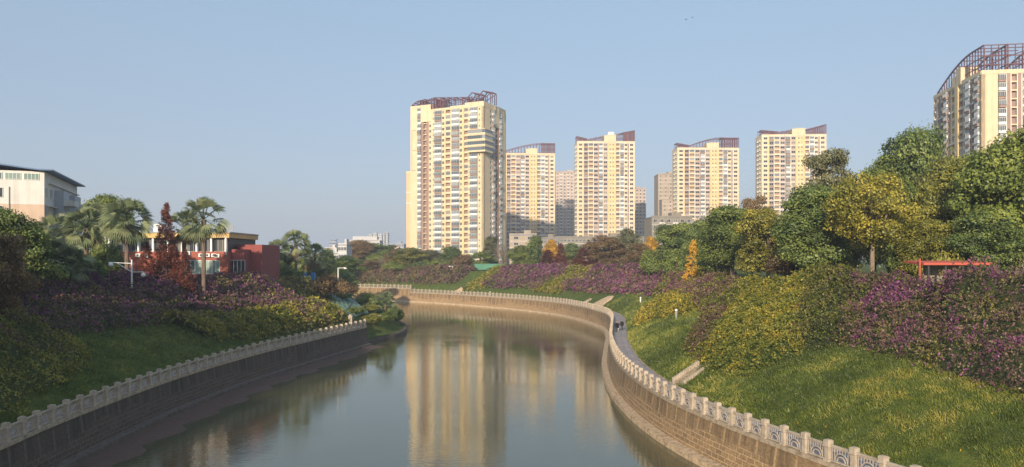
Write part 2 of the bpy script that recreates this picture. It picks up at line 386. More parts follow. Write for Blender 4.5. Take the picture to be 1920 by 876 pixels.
RW2 = [(-34.7, 255.5, 4.6, 14, 10.5), (-45, 262.5, 4.6, 13, 10.3), (-58, 269, 4.6, 12, 10.2), (-80, 278, 4.6, 12, 10.2), (-120, 290, 4.6, 12, 10.2), (-200, 305, 4.6, 12, 10.2), (-400, 330, 4.6, 12, 10.2)]
LW = [(-24, -45, 3.3, 22, 11.6), (-26, -10, 3.3, 22, 11.6), (-28.5, 12, 3.3, 22, 11.6), (-30.3, 30, 3.3, 22, 11.6), (-31.5, 46, 3.3, 22, 11.5), (-32.1, 51, 3.3, 22, 11.4), (-32.6, 60, 3.3, 22, 11.2),
      (-32.8, 69.8, 3.3, 22, 11), (-32.5, 77.4, 3.3, 22, 10.8), (-31.8, 86, 3.3, 22, 10.6), (-30.5, 95.8, 3.3, 21, 10.5), (-29.0, 104, 3.3, 20, 10.4), (-27.4, 112.5, 3.3, 19, 10.4),
      (-26, 120.5, 3.3, 18, 10.4), (-24.8, 126.5, 3.3, 17, 10.4)]
LS = [(-24.8, 126.5, 1.0, 17, 10.4), (-23.6, 133, 1.0, 16.5, 10.4), (-21.6, 139, .9, 17, 10.4), (-21.4, 150, .8, 17, 10.4), (-24, 163, .8, 16, 10.4), (-30, 178, .8, 15, 10.4),
      (-42, 193, .8, 14, 10.4), (-62, 207, .8, 14, 10.4), (-100, 224, .8, 14, 10.4), (-200, 245, .8, 14, 10.4), (-400, 270, .8, 14, 10.4)]
rw, _ = spline(RW, 1.9); rw2, _ = spline(RW2, 1.9); lw, _ = spline(LW, 1.9); ls, _ = spline(LS, 1.9)
def normals(P, side):
    d = np.gradient(P[:, :2], axis=0); d /= np.linalg.norm(d, axis=1, keepdims=True)
    n = np.stack([d[:, 1], -d[:, 0]], axis=1)         # right of travel
    return n if side == 'R' else -n
ALLR = np.concatenate([rw, rw2]); ALLL = np.concatenate([lw, ls])
NR = normals(ALLR, 'R'); NL = normals(ALLL, 'L')
def smoothn(n):
    for _ in range(6): n = np.concatenate([n[:1], (n[:-2] + n[1:-1] + n[2:]) / 3, n[-1:]])
    return n / np.linalg.norm(n, axis=1, keepdims=True)
NR = smoothn(NR); NL = smoothn(NL)
WALK = {'R': 2.5, 'L': 1.7}
def near(x, y, side):
    A, N_ = (ALLR, NR) if side == 'R' else (ALLL, NL)
    dx = x - A[:, 0]; dy = y - A[:, 1]; i = int(np.argmin(dx * dx + dy * dy))
    return i, math.hypot(dx[i], dy[i]), A[i], N_[i]
def prof(d, a, side):
    zw, D, zc = a[2], a[3], a[4]; w_ = WALK[side]
    if d <= w_: return zw
    t = min(1, (d - w_) / (D - w_)); t = t + .06 * math.sin(2 * math.pi * t)
    return zw + (zc - zw) * t
def bank(x, y, side):
    i, d, a, n = near(x, y, side); return prof(d, a, side)
def hit(px, py, side, y0=30, y1=330):
    """ground point of the bank seen at a pixel"""
    prev = None; Y = y0
    while Y < y1:
        X, _, z = at(px, Y, py=py)
        i, d, a, n = near(X, Y, side)
        inland = (X - a[0]) * n[0] + (Y - a[1]) * n[1] > 0
        if inland and z <= prof(d, a, side): return X, Y
        Y += .3
    return X, y1

def terrain(name, A, N_, side, far):
    """loft: wall line, promenade edge, slope samples, crest, plateau, horizon"""
    rows = []; ts = np.linspace(0, 1, 9)
    for i in range(len(A)):
        a = A[i]; n = N_[i]; row = []
        for d in [0, .3, WALK[side]] + [WALK[side] + (a[3] - WALK[side]) * t for t in ts[1:]]:
            x = a[0] + n[0] * d; y = a[1] + n[1] * d
            z = prof(d, a, side) + (0 if d <= WALK[side] + .01 else .35 * (float(fbm(np.array(x * .25), np.array(y * .25))) - .5))
            row.append((x, y, z))
        c = row[-1]; fx, fy = far(i, a, n)
        for t in (.004, .02, .1, 1): row.append((c[0] + (fx - c[0]) * t, c[1] + (fy - c[1]) * t, a[4] * (1 - min(1, t * 10)) + 11.4 * min(1, t * 10)))
        rows.append(row)
    m = MB(); k = len(rows[0])
    m.v = [p for r_ in rows for p in r_]
    for i in range(len(rows) - 1):
        for j in range(k - 1):
            a = i * k + j; q = (a, a + 1, a + k + 1, a + k)
            m.f.append(q if side == 'L' else q[::-1]); m.m.append(0)
    o = m.build(name, [M['grass']], smooth=True); return o
def farR(i, a, n):
    f = i / (len(ALLR) - 1); ang = R(-35 + 200 * f) ; return 4500 * math.cos(ang), 4500 * math.sin(ang) + 300
def farL(i, a, n):
    return -4500, -1500 + 2600 * (i / (len(ALLL) - 1)) ** 1.3
tag(terrain('embankment_slope_right', ALLR, NR, 'R', farR), kind='structure')
tag(terrain('embankment_slope_left', ALLL, NL, 'L', farL), kind='structure')
m = MB(); m.add([(-460, -60, 0), (110, -60, 0), (110, 360, 0), (-460, 360, 0)], [(0, 1, 2, 3)])
tag(m.build('river_water', [M['water']]), kind='structure')

def uvloft(name, A, N_, profile, mats, mis, parent=None, z0=True, us=None, closed=False):
    """profile: list of (offset, height function of a, v coordinate); ribbons between successive entries"""
    m = MB(); k = len(profile); n = len(A)
    s = np.concatenate([[0], np.cumsum(np.linalg.norm(np.diff(A[:, :2], axis=0), axis=1))])
    uvs = []
    for i in range(n):
        for (d, hf, v) in profile:
            m.v.append((A[i][0] + N_[i][0] * d, A[i][1] + N_[i][1] * d, hf(A[i]) if callable(hf) else hf))
            uvs.append((s[i], v))
    for i in range(n - 1):
        for j in range(k - 1):
            a = i * k + j; m.f.append((a, a + k, a + k + 1, a + 1)); m.m.append(mis[j])
    m.f.append(tuple(range(k))); m.m.append(mis[0]); m.f.append(tuple((n - 1) * k + j for j in range(k))[::-1]); m.m.append(mis[0])
    me = m.mesh(name, mats); uv = me.uv_layers.new(name='UVMap')
    vi = np.zeros(len(me.loops), np.int32); me.loops.foreach_get('vertex_index', vi)
    uv.data.foreach_set('uv', np.array(uvs, np.float32)[vi].ravel())
    return link(name, me, parent)
nr = len(rw); nl = len(lw)
def zw(a): return a[2]
def river_wall(A, N_, name, label, mats, side, toe=True, mudw=0):
    root = empty(name, (float(A[0][0]), float(A[0][1]), 0)); tag(root, label, 'embankment wall')
    inv = Matrix.Translation((-float(A[0][0]), -float(A[0][1]), 0))
    top = A[0][2]
    o = uvloft('wall_face', A, N_, [(.55, -.6, -.6), (-.75, -.6, -.6), (-.45, .5, .5), (-.12, lambda a: a[2] - .22, top - .22), (.5, lambda a: a[2] - .22, top + .4)], [mats[0]], [0, 0, 0, 0], root); o.matrix_basis = inv
    o = uvloft('coping', A, N_, [(.34, lambda a: a[2] - .22, 0), (-.2, lambda a: a[2] - .22, 0), (-.2, lambda a: a[2] + .03, .25), (.34, lambda a: a[2] + .03, .8), (.34, lambda a: a[2] - .22, 1)], [mats[1]], [0] * 4, root); o.matrix_basis = inv
    o = uvloft('toe_ledge', A, N_, [(-.3, -.5, 0), (-1.25, -.5, 0), (-1.15, .42, .3), (-.3, .55, 1)], [mats[2]], [0] * 3, root); o.matrix_basis = inv
    return root
wr = river_wall(rw, NR[:nr], 'river_wall', 'long sunlit brown stone embankment wall along the right bank, blocks showing near the water', [M['wall_stone'], M['coping'], M['toe']], 'R')
wr2 = river_wall(rw2, NR[nr:], 'river_wall', 'taller streaked pale wall section far ahead where the river turns left', [M['wall_stone'], M['coping'], M['toe']], 'R')
wl = river_wall(lw, NL[:nl], 'river_wall', 'shade darkened stone embankment wall along the shaded left bank', [M['wall_dark'], M['coping'], M['toe_dark']], 'L')
root = empty('quay_edge', (-24.8, 126.5, 0)); tag(root, 'low dark quay edge round the planted spit beyond the left balustrade', 'quay edge')
e0 = 60
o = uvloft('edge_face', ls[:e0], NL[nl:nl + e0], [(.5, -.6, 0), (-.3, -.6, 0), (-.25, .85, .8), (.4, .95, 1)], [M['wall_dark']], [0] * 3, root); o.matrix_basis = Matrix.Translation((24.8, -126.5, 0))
# mud shelf at the foot of the left wall
seg = (lw[:, 1] > 20) & (lw[:, 1] < 128); A = lw[seg]; N_ = NL[:nl][seg]
m = MB()
for i in range(len(A)):
    wv = 2.6 + 1.6 * float(fbm(np.array(A[i][1] * .09), np.array(2.5))) - 1.2 * max(0, (A[i][1] - 95) / 33)
    for d, z in ((-1.1, .2), (-1.6, .16), (-1.2 - wv * .5, .09), (-1.2 - wv, -.03), (-1.6 - wv, -.4)):
        m.v.append((A[i][0] + N_[i][0] * d, A[i][1] + N_[i][1] * d, z + .05 * math.sin(i * 1.7 + d)))
for i in range(len(A) - 1):
    for j in range(4): a = i * 5 + j; m.f.append((a, a + 1, a + 6, a + 5)); m.m.append(0)
tag(m.build('mud_bank', [M['mud']], smooth=True), kind='structure')
# promenades
def walk(A, N_, side, name):
    o = uvloft(name, A, N_, [(.34, lambda a: a[2] + .006, .34), (WALK[side], lambda a: a[2] + .006, WALK[side]), (WALK[side] + .03, lambda a: a[2] + .1, WALK[side] + .1), (WALK[side] + .22, lambda a: a[2] + .1, WALK[side] + .3), (WALK[side] + .24, lambda a: a[2] - .1, WALK[side] + .5)], [M['paving'], M['coping']], [0, 1, 1, 1])
    tag(o, kind='structure'); return o
walk(rw, NR[:nr], 'R', 'footpath'); walk(lw, NL[:nl], 'L', 'footpath'); walk(rw2, NR[nr:], 'R', 'footpath')

# ------------------------------------------------------------------ balustrades
def post_mb():
    m = MB(); m.box(-.15, .15, -.15, .15, 0, .86); m.box(-.24, .24, -.24, .24, .86, .93); m.box(-.19, .19, -.19, .19, .93, 1.2)
    m.box(-.21, .21, -.21, .21, 0, .12); m.box(-.14, .14, -.14, .14, 1.2, 1.23); return m
def panel_mb(L):
    h = L / 2 - .17; m = MB()
    m.box(-h, h, -.07, .07, .90, .98); m.box(-h, h, -.04, .04, .84, .88); m.box(-h, h, -.06, .06, .04, .11)
    n = 8
    for i in range(n):
        x = -h + (i + .5) * 2 * h / n; z0 = .13
        r = .48
        if abs(x) < r: z0 = .13 + math.sqrt(r * r - x * x)
        m.box(x - .016, x + .016, -.016, .016, z0, .84)
    for r in (.48, .30):
        for k in range(8):
            a0 = math.pi * k / 8; a1 = math.pi * (k + 1) / 8
            m.beam((r * math.cos(a0), 0, .13 + r * math.sin(a0)), (r * math.cos(a1), 0, .13 + r * math.sin(a1)), .05)
    return m
pm = post_mb().mesh('post', [M['rail']]); pnm = {}
for L in (1.9,): pnm[L] = panel_mb(1.9).mesh('railing_panel', [M['rail']])
def balustrade(A, N_, label, rng_):
    A = A[rng_[0]:rng_[1]]; N_ = N_[rng_[0]:rng_[1]]
    root = empty('balustrade', (float(A[0][0]), float(A[0][1]), float(A[0][2]))); tag(root, label, 'balustrade', 'stone balustrades along the river promenade')
    o0 = A[0]
    for i in range(len(A)):
        t = A[min(i + 1, len(A) - 1)] - A[max(i - 1, 0)]; rz = math.atan2(t[1], t[0])
        link('post', pm, root, T(A[i][0] - o0[0] + N_[i][0] * .1, A[i][1] - o0[1] + N_[i][1] * .1, A[i][2] - o0[2] + .03 - rnd.uniform(0, .03), rz + rnd.gauss(0, .025)) @ Matrix.Rotation(rnd.gauss(0, .012), 4, 'X'))
        if i < len(A) - 1:
            mid = (A[i] + A[i + 1]) / 2; t = A[i + 1] - A[i]; n = (N_[i] + N_[i + 1]) / 2; L = math.hypot(t[0], t[1])
            X = T(mid[0] - o0[0] + n[0] * .1, mid[1] - o0[1] + n[1] * .1, mid[2] - o0[2] + .03, math.atan2(t[1], t[0])) @ Matrix.Diagonal((L / 1.9, 1, 1, 1))
            link('railing_panel', pnm[1.9], root, X)
iy = [i for i in range(nr) if 8 < rw[i][1]][0]
i2 = [i for i in range(nr) if rw[i][1] > 168][0]
balustrade(rw, NR[:nr], 'sunlit pale stone balustrade winding along the near right bank, beside the two walkers', (iy, i2 + 1))
i3 = i2 + 1
balustrade(rw, NR[:nr], 'pale stone balustrade on the far bend wall, beyond the sandy path', (i3, nr))
balustrade(rw2, NR[nr:], 'balustrade on the raised wall section at the far left of the bend', (0, 40))
il = [i for i in range(nl) if 12 < lw[i][1]][0]
balustrade(lw, NL[:nl], 'shaded stone balustrade along the left bank with square capped posts', (il, nl))
# end stub of the left balustrade: taller gate pier
g_ = MB(); g_.box(-.3, .3, -.3, .3, 0, 1.7); g_.box(-.38, .38, -.38, .38, 1.7, 1.85); g_.box(-.2, .2, -.2, .2, 1.85, 2.05)
tag(g_.build('gate_pier', [M['rail']], X=T(-27.3, 126.2, 3.3)), 'square stone pier, taller than the posts, at the end of the left balustrade', 'pier')

# ------------------------------------------------------------------ grass tufts
def grass(name, side, n, ymin, ymax, dmax, seed):
    rg = np.random.default_rng(seed)
    A, N_ = (ALLR, NR) if side == 'R' else (ALLL, NL)
    ok = np.where((A[:, 1] > ymin) & (A[:, 1] < ymax))[0]
    wgt = 1 / (A[ok, 1] ** 1.6); wgt /= wgt.sum()
    i = rg.choice(ok, n, p=wgt); i = np.minimum(i, len(A) - 2); t = rg.random((n, 1))
    a = A[i] * (1 - t) + A[i + 1] * t; nn = N_[i] * (1 - t) + N_[i + 1] * t
    d = WALK[side] + .15 + (dmax - WALK[side]) * rg.random(n)
    P = a[:, :2] + nn * d[:, None]
    tt = np.clip((d - WALK[side]) / (a[:, 3] - WALK[side]), 0, 1); tt = tt + .06 * np.sin(2 * np.pi * tt)
    z = a[:, 2] + (a[:, 4] - a[:, 2]) * tt + .35 * (fbm(P[:, 0] * .25, P[:, 1] * .25) - .5)
    sz = (.08 + .16 * rg.random(n)) * (.7 + .8 * vn(P[:, 0] * 1.1 + 9, P[:, 1] * 1.1)) * np.clip(a[:, 1] / 55, .8, 2)
    N3 = np.stack([rg.normal(size=n), rg.normal(size=n), rg.random(n) * .9], axis=1); N3 /= np.linalg.norm(N3, axis=1, keepdims=True)
    up = np.array([0, 0, 1.0]); lean = rg.normal(size=(n, 3)) * .55; u = up + lean; u[:, 2] = np.abs(u[:, 2]); u[:, :2] -= nn * .35
    u /= np.linalg.norm(u, axis=1, keepdims=True); v = np.cross(N3, u); v /= np.linalg.norm(v, axis=1, keepdims=True)
    B = np.stack([P[:, 0], P[:, 1], z - .03], axis=1); s = sz[:, None]
    q = np.stack([B - v * s * .12, B + v * s * .12, B + u * s + v * s * .05, B + u * s * 1.05 - v * s * .02], axis=1).reshape(-1, 3)
    tint = np.clip(fbm(P[:, 0] * .3, P[:, 1] * .3) * 1.2 - .45 + .45 * (vn(P[:, 0] * 1.7, P[:, 1] * 1.7) - .5) + .34 * rg.random(n), 0, 1)
    me = leaf_mesh(name, q, np.repeat(tint, 4), np.zeros(n, int), [M['grass_blade']])
    return tag(link(name, me), ('mown green grass with straw tufts on the right slope' if side == 'R' else 'short dark grass on the shaded left slope'), 'grass', kind='stuff')
grass('grass', 'R', 260000, 28, 170, 21, 1)
grass('grass', 'L', 110000, 28, 125, 20, 2)

rg = np.random.default_rng(9); nn_ = 1500
ii = rg.choice(np.where((rw[:, 1] > 30) & (rw[:, 1] < 110))[0], nn_); dd = 1 + 19 * rg.random(nn_) ** 1.2
PP = rw[ii][:, :2] + NR[:nr][ii] * dd[:, None] + rg.normal(size=(nn_, 2)) * .8
zz_ = np.array([bank(float(a), float(b_), 'R') for a, b_ in PP]) + .09
q, ti, mi = leaves(np.column_stack([PP, zz_]), np.array([[0, 0, 1.0]]) + rg.normal(size=(nn_, 3)) * .4, .10 + .12 * rg.random(nn_), .07, rg.random(nn_), None, rs=4)
tag(link('fallen_leaves', leaf_mesh('fallen_leaves', q, ti, mi, [M['leaf_gold']])), 'scattered yellow and brown fallen leaves on the right slope', 'leaves', kind='stuff')

# ------------------------------------------------------------------ hedges trailing down the slopes
def hedge(side, front, label, dens, H, mix, name='bougainvillea_hedge', cat='hedge', back=3.0, leafs=.2, seed=1, group=None, flower_top=.35, backpx=None, backd=None, droop=1.2, lump=.5):
    """front: pixel list of the lower edge. mix: (leaf, second, flower materials, flower share)"""
    rg = np.random.default_rng(seed)
    F = np.array([hit(px, py, side) for px, py in front])
    Bk = []
    for x, y in F:
        i, d, a, n = near(x, y, side); dd = (a[3] + back if backd is None else d + backd) - d
        Bk.append((x + n[0] * dd, y + n[1] * dd))
    Bk = np.array(Bk)
    if backpx is not None:
        Bp = np.array([hit(px, py, side) for px, py in backpx]); tt_ = np.linspace(0, 1, len(F)); tb = np.linspace(0, 1, len(Bp))
        Bp = np.stack([np.interp(tt_, tb, Bp[:, k]) for k in (0, 1)], axis=1)
        for q_ in range(len(F)):
            for st in np.linspace(1, .15, 60):
                c_ = F[q_] + (Bp[q_] - F[q_]) * st; i, d, a, n = near(c_[0], c_[1], side)
                if d <= a[3] + back: break
            Bk[q_] = c_
    s = np.concatenate([[0], np.cumsum(np.linalg.norm(np.diff((F + Bk) / 2, axis=0), axis=1))]); Ls = s[-1]
    dep = float(np.mean(np.linalg.norm(Bk - F, axis=1)))
    def surf(u, t):
        f = np.stack([np.interp(u * Ls, s, F[:, k]) for k in (0, 1)], axis=-1); b = np.stack([np.interp(u * Ls, s, Bk[:, k]) for k in (0, 1)], axis=-1)
        wob = (fbm(u * Ls * .35 + seed, np.zeros_like(u) + seed * 3.1) - .5) * 1.6
        tt = t * 1.0; p = f + (b - f) * tt[..., None]
        dirv = (b - f) / (np.linalg.norm(b - f, axis=-1, keepdims=True) + 1e-6)
        p = p + dirv * (wob * (1 - t))[..., None]
        A, N_ = (ALLR, NR) if side == 'R' else (ALLL, NL)
        sh = p.shape[:-1]; pf = p.reshape(-1, 2); zz = np.empty(len(pf))
        for c in range(0, len(pf), 20000):
            q = pf[c:c + 20000]; D2 = (q[:, None, 0] - A[None, :, 0]) ** 2 + (q[:, None, 1] - A[None, :, 1]) ** 2
            i = np.argmin(D2, axis=1); d = np.sqrt(D2[np.arange(len(q)), i]); a = A[i]
            tq = np.clip((d - WALK[side]) / (a[:, 3] - WALK[side]), 0, 1); tq = tq + .06 * np.sin(2 * np.pi * tq)
            zz[c:c + 20000] = a[:, 2] + (a[:, 4] - a[:, 2]) * tq
        zz = zz.reshape(sh)
        e = np.clip(np.minimum(u, 1 - u) * Ls / 1.5, 0, 1) ** .5
        lift = H * np.clip(t / .10, 0, 1) ** .6 * np.clip((1 - t) / .12, 0, 1) ** .5 * e
        ln = fbm(p[..., 0] * .45 + seed, p[..., 1] * .45) ; ln2 = fbm(p[..., 0] * 1.5, p[..., 1] * 1.5 + seed)
        lift = lift * (1 - lump + 2 * lump * ln + .9 * (ln2 - .5)) * (.75 + .5 * t)
        return p, zz, lift
    nu = max(8, int(Ls / .8)); nv_ = max(6, int(dep / .8))
    U, V = np.meshgrid(np.linspace(0, 1, nu), np.linspace(0, 1, nv_), indexing='ij')
    p, zz, lift = surf(U, V)
    bv = np.stack([p[..., 0], p[..., 1], zz + np.maximum(lift - .55, -.25)], axis=-1).reshape(-1, 3)
    bf = [(i * nv_ + j, (i + 1) * nv_ + j, (i + 1) * nv_ + j + 1, i * nv_ + j + 1) for i in range(nu - 1) for j in range(nv_ - 1)]
    G_ = bv.reshape(nu, nv_, 3); A1 = G_[1:, :-1] - G_[:-1, :-1]; A2 = G_[:-1, 1:] - G_[:-1, :-1]
    ar = np.linalg.norm(np.cross(A1, A2), axis=-1); n = int(min(200000, max(Ls * dep, ar.sum()) * dens * 1.15))
    pa = (ar / ar.sum()).ravel()
    ci = rg.choice(len(pa), n, p=pa); u = (ci // (nv_ - 1) + rg.random(n)) / (nu - 1); t = (ci % (nv_ - 1) + rg.random(n)) / (nv_ - 1); p, zz, lift = surf(u, t)
    e = .01; p1, z1, l1 = surf(u, np.minimum(t + e, 1)); p2, z2, l2 = surf(np.minimum(u + e * dep / Ls, 1), t)
    a = np.stack([p1[:, 0] - p[:, 0], p1[:, 1] - p[:, 1], z1 + l1 - zz - lift], axis=1); b = np.stack([p2[:, 0] - p[:, 0], p2[:, 1] - p[:, 1], z2 + l2 - zz - lift], axis=1)
    N3 = np.cross(a, b); N3 *= np.sign(N3[:, 2:3] + 1e-9); N3 /= (np.linalg.norm(N3, axis=1, keepdims=True) + 1e-9)
    out = rg.random(n) ** 2 * .42 * (.6 + H * .4)
    P = np.stack([p[:, 0], p[:, 1], zz + lift - .16], axis=1) + N3 * out[:, None]
    N3 = N3 + rg.normal(size=(n, 3)) * .55; N3 /= np.linalg.norm(N3, axis=1, keepdims=True)
    ns = max(10, n // 14); kb = rg.integers(0, n, ns); ki = rg.integers(0, ns, n); on = rg.random(n) < .6
    dn = F[0] * 0; dsl = np.stack([(p - p1)[:, 0], (p - p1)[:, 1]], axis=1); dsl /= (np.linalg.norm(dsl, axis=1, keepdims=True) + 1e-9)
    Dk = (N3 * .9 + rg.normal(size=(n, 3)) * .45)[kb]; Dk[:, :2] += dsl[kb] * .5; Dk[:, 2] += .35; Dk /= np.linalg.norm(Dk, axis=1, keepdims=True)
    Lk = (.35 + .85 * rg.random(ns)) * (.5 + H * .35) * np.clip(P[kb, 1] / 90, .8, 1.8); sp_ = rg.random(n) ** .8
    Ps = P[kb][ki] + Dk[ki] * (Lk[ki] * sp_)[:, None]; Ps[:, 2] -= .6 * Lk[ki] * sp_ ** 2; Ps += rg.normal(size=(n, 3)) * .045
    P = np.where(on[:, None], Ps, P); tip = np.where(on, sp_, 0)
    big = fbm(P[:, 0] * .30 + 11, P[:, 1] * .30 + seed); sm = fbm(P[:, 0] * 1.6, P[:, 1] * 1.6 + 5)
    tint = np.clip(.1 + .55 * sm + .5 * (big - .5) + .3 * rg.random(n) + .22 * (out - .15) + .25 * (tip - .4), 0, 1)
    strand = vn((u * Ls * 1.5 + .6 * fbm(P[:, 0] * .4, P[:, 1] * .4) * 4), t * dep * .32 + seed)
    gap = fbm(P[:, 0] * .8 + 3, P[:, 2] * .9 + P[:, 1] * .8)
    tint = np.clip(tint + .55 * (strand - .5) + .5 * (gap - .5), 0, 1)
    leaf, second, flower, fs = mix
    mi = np.zeros(n, int)
    mi[(fbm(P[:, 0] * .5 + 31, P[:, 1] * .5) * .7 + .3 * strand + .3 * rg.random(n) + .15 * (t - .5)) > .68] = 1
    fl = (vn(P[:, 0] * .95 + 5, P[:, 1] * .95 + 77) * .55 + vn(P[:, 0] * 2.3, P[:, 1] * 2.3 + 31) * .22 + fbm(P[:, 0] * .22, P[:, 1] * .22 + 7) * .5 + (t - .5) * flower_top + .22 * rg.random(n)) > (1.20 - fs)
    mi[fl] = 2
    L_ = leafs * (.7 + .7 * rg.random(n)) * np.clip(P[:, 1] / 60, .8, 2.6)
    q, ti, mi = leaves(P, N3, L_, L_ * .55, tint, mi, down=droop, rs=seed)
    me = leaf_mesh(name, q, ti, mi, [leaf, second, flower], (bv, bf, np.full(len(bv), .12), np.zeros(len(bf), int)))
    o = link(name, me); tag(o, label, cat, group); return o
B = (M['boug_leaf'], M['boug_wine'], M['boug_flower'])
HG = 'bougainvillea hedges along the top of the slopes'
# right bank from near to far
hedge('R', [(2060, 800), (1985, 765), (1920, 742), (1850, 722), (1790, 702), (1740, 690)], 'big bougainvillea thicket filling the right edge, scattered magenta flowers', 95, 1.9, (*B, .34), backpx=[(2200, 540), (1980, 535), (1770, 532)], seed=3, group=HG, leafs=.19, back=1.5)
hedge('R', [(1745, 690), (1700, 682), (1650, 670), (1600, 655), (1565, 650)], 'bougainvillea thicket with vivid magenta clusters below the red roofed shelter', 95, 1.3, (*B, .36), backpx=[(1780, 532), (1690, 532), (1600, 535)], seed=4, group=HG, leafs=.17, back=1.5)
hedge('R', [(1590, 652), (1550, 655), (1505, 662), (1480, 668)], 'dark green trailing shrubs between the yellow vine and the magenta thicket', 90, 1.6, (M['boug_leaf'], M['vine_green'], M['boug_wine'], .25), backpx=[(1625, 535), (1500, 535)], seed=5, leafs=.17, group=HG, back=5)
hedge('R', [(1500, 672), (1455, 692), (1400, 706), (1350, 706), (1318, 695)], 'bright yellow green vine cascading down beside the stone steps', 100, 1.3, (M['vine_yellow'], M['vine_green'], M['vine_gold'], .30), name='trailing_vine', cat='vine', backpx=[(1540, 535), (1470, 537), (1400, 540)], seed=6, leafs=.18, back=2)
hedge('R', [(1320, 680), (1295, 665), (1300, 640), (1320, 615), (1335, 595)], 'green and reddish shrubs above the stone steps', 90, 1.3, (M['vine_green'], M['boug_wine'], M['vine_yellow'], .25), name='trailing_shrubs', cat='shrubs', backpx=[(1410, 540), (1380, 536), (1345, 533)], seed=7, leafs=.18, back=3)
hedge('R', [(1240, 600), (1200, 612), (1193, 604), (1210, 585), (1235, 567), (1262, 556)], 'golden yellow vine patch spilling down the grass above the walkers', 85, 1.0, (M['vine_gold'], M['vine_yellow'], M['vine_green'], .25), name='trailing_vine', cat='vine', backpx=[(1300, 590), (1310, 560), (1312, 535)], seed=8, leafs=.17, backd=6)
hedge('R', [(1330, 590), (1300, 575), (1265, 560), (1235, 555)], 'green bank of vines under the purple hedge, behind the golden patch', 70, 1.4, (M['vine_green'], M['boug_wine'], M['boug_flower'], .22), backpx=[(1360, 530), (1300, 525), (1255, 524)], seed=9, leafs=.2, group=HG, back=4)
hedge('R', [(1245, 556), (1210, 553), (1180, 550), (1150, 550), (1120, 548)], 'brightest purple bougainvillea hedge, on the outer bend by the bollard light', 50, 1.3, (M['boug_leaf'], M['boug_wine'], M['boug_flower'], .5), seed=10, flower_top=1.1, leafs=.2, group=HG, back=5)
hedge('R', [(1125, 547), (1095, 548), (1065, 546), (1045, 545)], 'purple bougainvillea hedge above the far sandy slope patch', 45, 1.3, (M['boug_leaf'], M['boug_wine'], M['boug_flower'], .46), seed=11, flower_top=1.1, leafs=.2, group=HG, back=5)
hedge('R', [(1050, 550), (1020, 549), (1000, 546)], 'fresh green vine patch left of the far concrete steps', 45, 1.1, (M['vine_green'], M['vine_green'], M['boug_flower'], .2), name='trailing_vine', cat='vine', seed=12, leafs=.2, back=4)
hedge('R', [(1010, 545), (970, 540), (930, 538), (900, 538)], 'mauve and green hedge in front of the green court fence', 42, 1.3, (M['boug_leaf'], M['boug_wine'], M['boug_flower'], .42), seed=13, flower_top=1.1, leafs=.2, group=HG, back=5)
hedge('R', [(905, 543), (885, 545), (868, 545)], 'small yellow green clump right of the far bare earth track', 42, 1.0, (M['vine_green'], M['vine_yellow'], M['vine_green'], .2), name='trailing_vine', cat='vine', seed=14, leafs=.2, back=4)
hedge('R', [(850, 533), (810, 531), (770, 530), (735, 529)], 'green drooping hedge with mauve top above the raised wall section', 40, 1.3, (M['boug_leaf'], M['boug_wine'], M['boug_wine'], .4), seed=15, flower_top=1.1, leafs=.2, group=HG, back=4)
hedge('R', [(740, 530), (710, 530), (680, 530), (655, 530)], 'farthest mauve topped hedge, at the left end of the bend', 40, 1.2, (M['boug_leaf'], M['boug_wine'], M['boug_wine'], .42), seed=16, flower_top=1.1, leafs=.2, group=HG, back=4)
# left bank from near to far
hedge('L', [(-140, 700), (-60, 660), (0, 640), (60, 632), (130, 628)], 'dark bougainvillea mass at the left edge, violet flowers along its top', 85, 1.9, (*B, .42), seed=21, leafs=.17, group=HG, back=4, flower_top=1.1)
hedge('L', [(120, 630), (180, 622), (240, 614), (300, 608), (340, 604)], 'dark arching bougainvillea mound in front of the red building', 85, 1.8, (*B, .36), seed=22, leafs=.17, group=HG, back=4, flower_top=1.1)
hedge('L', [(330, 604), (390, 600), (440, 596), (480, 592)], 'shaded bougainvillea hedge with violet blooms beneath the paired palms', 80, 1.7, (*B, .42), seed=23, leafs=.17, group=HG, back=4, flower_top=1.1)
hedge('L', [(470, 592), (520, 588), (560, 584), (600, 580)], 'dark hedge with mauve top at the right end of the left bank', 75, 1.3, (*B, .36), seed=24, leafs=.18, group=HG, back=4, flower_top=1.1)
hedge('L', [(-150, 840), (-60, 805), (0, 775), (60, 745), (110, 720), (150, 695), (175, 672)], 'large round olive green shrub mound at the lower left edge', 90, 1.7, (M['vine_green'], M['leaf_olive'], M['boug_wine'], .2), name='shrub_mound', cat='shrub', seed=25, leafs=.19, backd=8)
hedge('L', [(365, 612), (400, 640), (450, 640), (500, 634), (530, 626)], 'yellow green shrub mound behind the middle of the left balustrade', 85, 1.2, (M['vine_green'], M['vine_yellow'], M['boug_wine'], .2), name='shrub_mound', cat='shrub', seed=26, leafs=.19, backd=6)
hedge('L', [(525, 628), (570, 622), (610, 614), (640, 606), (655, 600)], 'yellow tinted shrub mound near the end of the left balustrade', 80, 1.1, (M['vine_green'], M['vine_yellow'], M['boug_wine'], .25), name='shrub_mound', cat='shrub', seed=27, leafs=.2, backd=6)

hedge('L', [(575, 572), (605, 570), (628, 567)], 'short dark green hedge piece below the blue boxes', 70, .6, (M['boug_leaf'], M['vine_green'], M['boug_flower'], .2), seed=28, leafs=.18, group=HG, back=3)

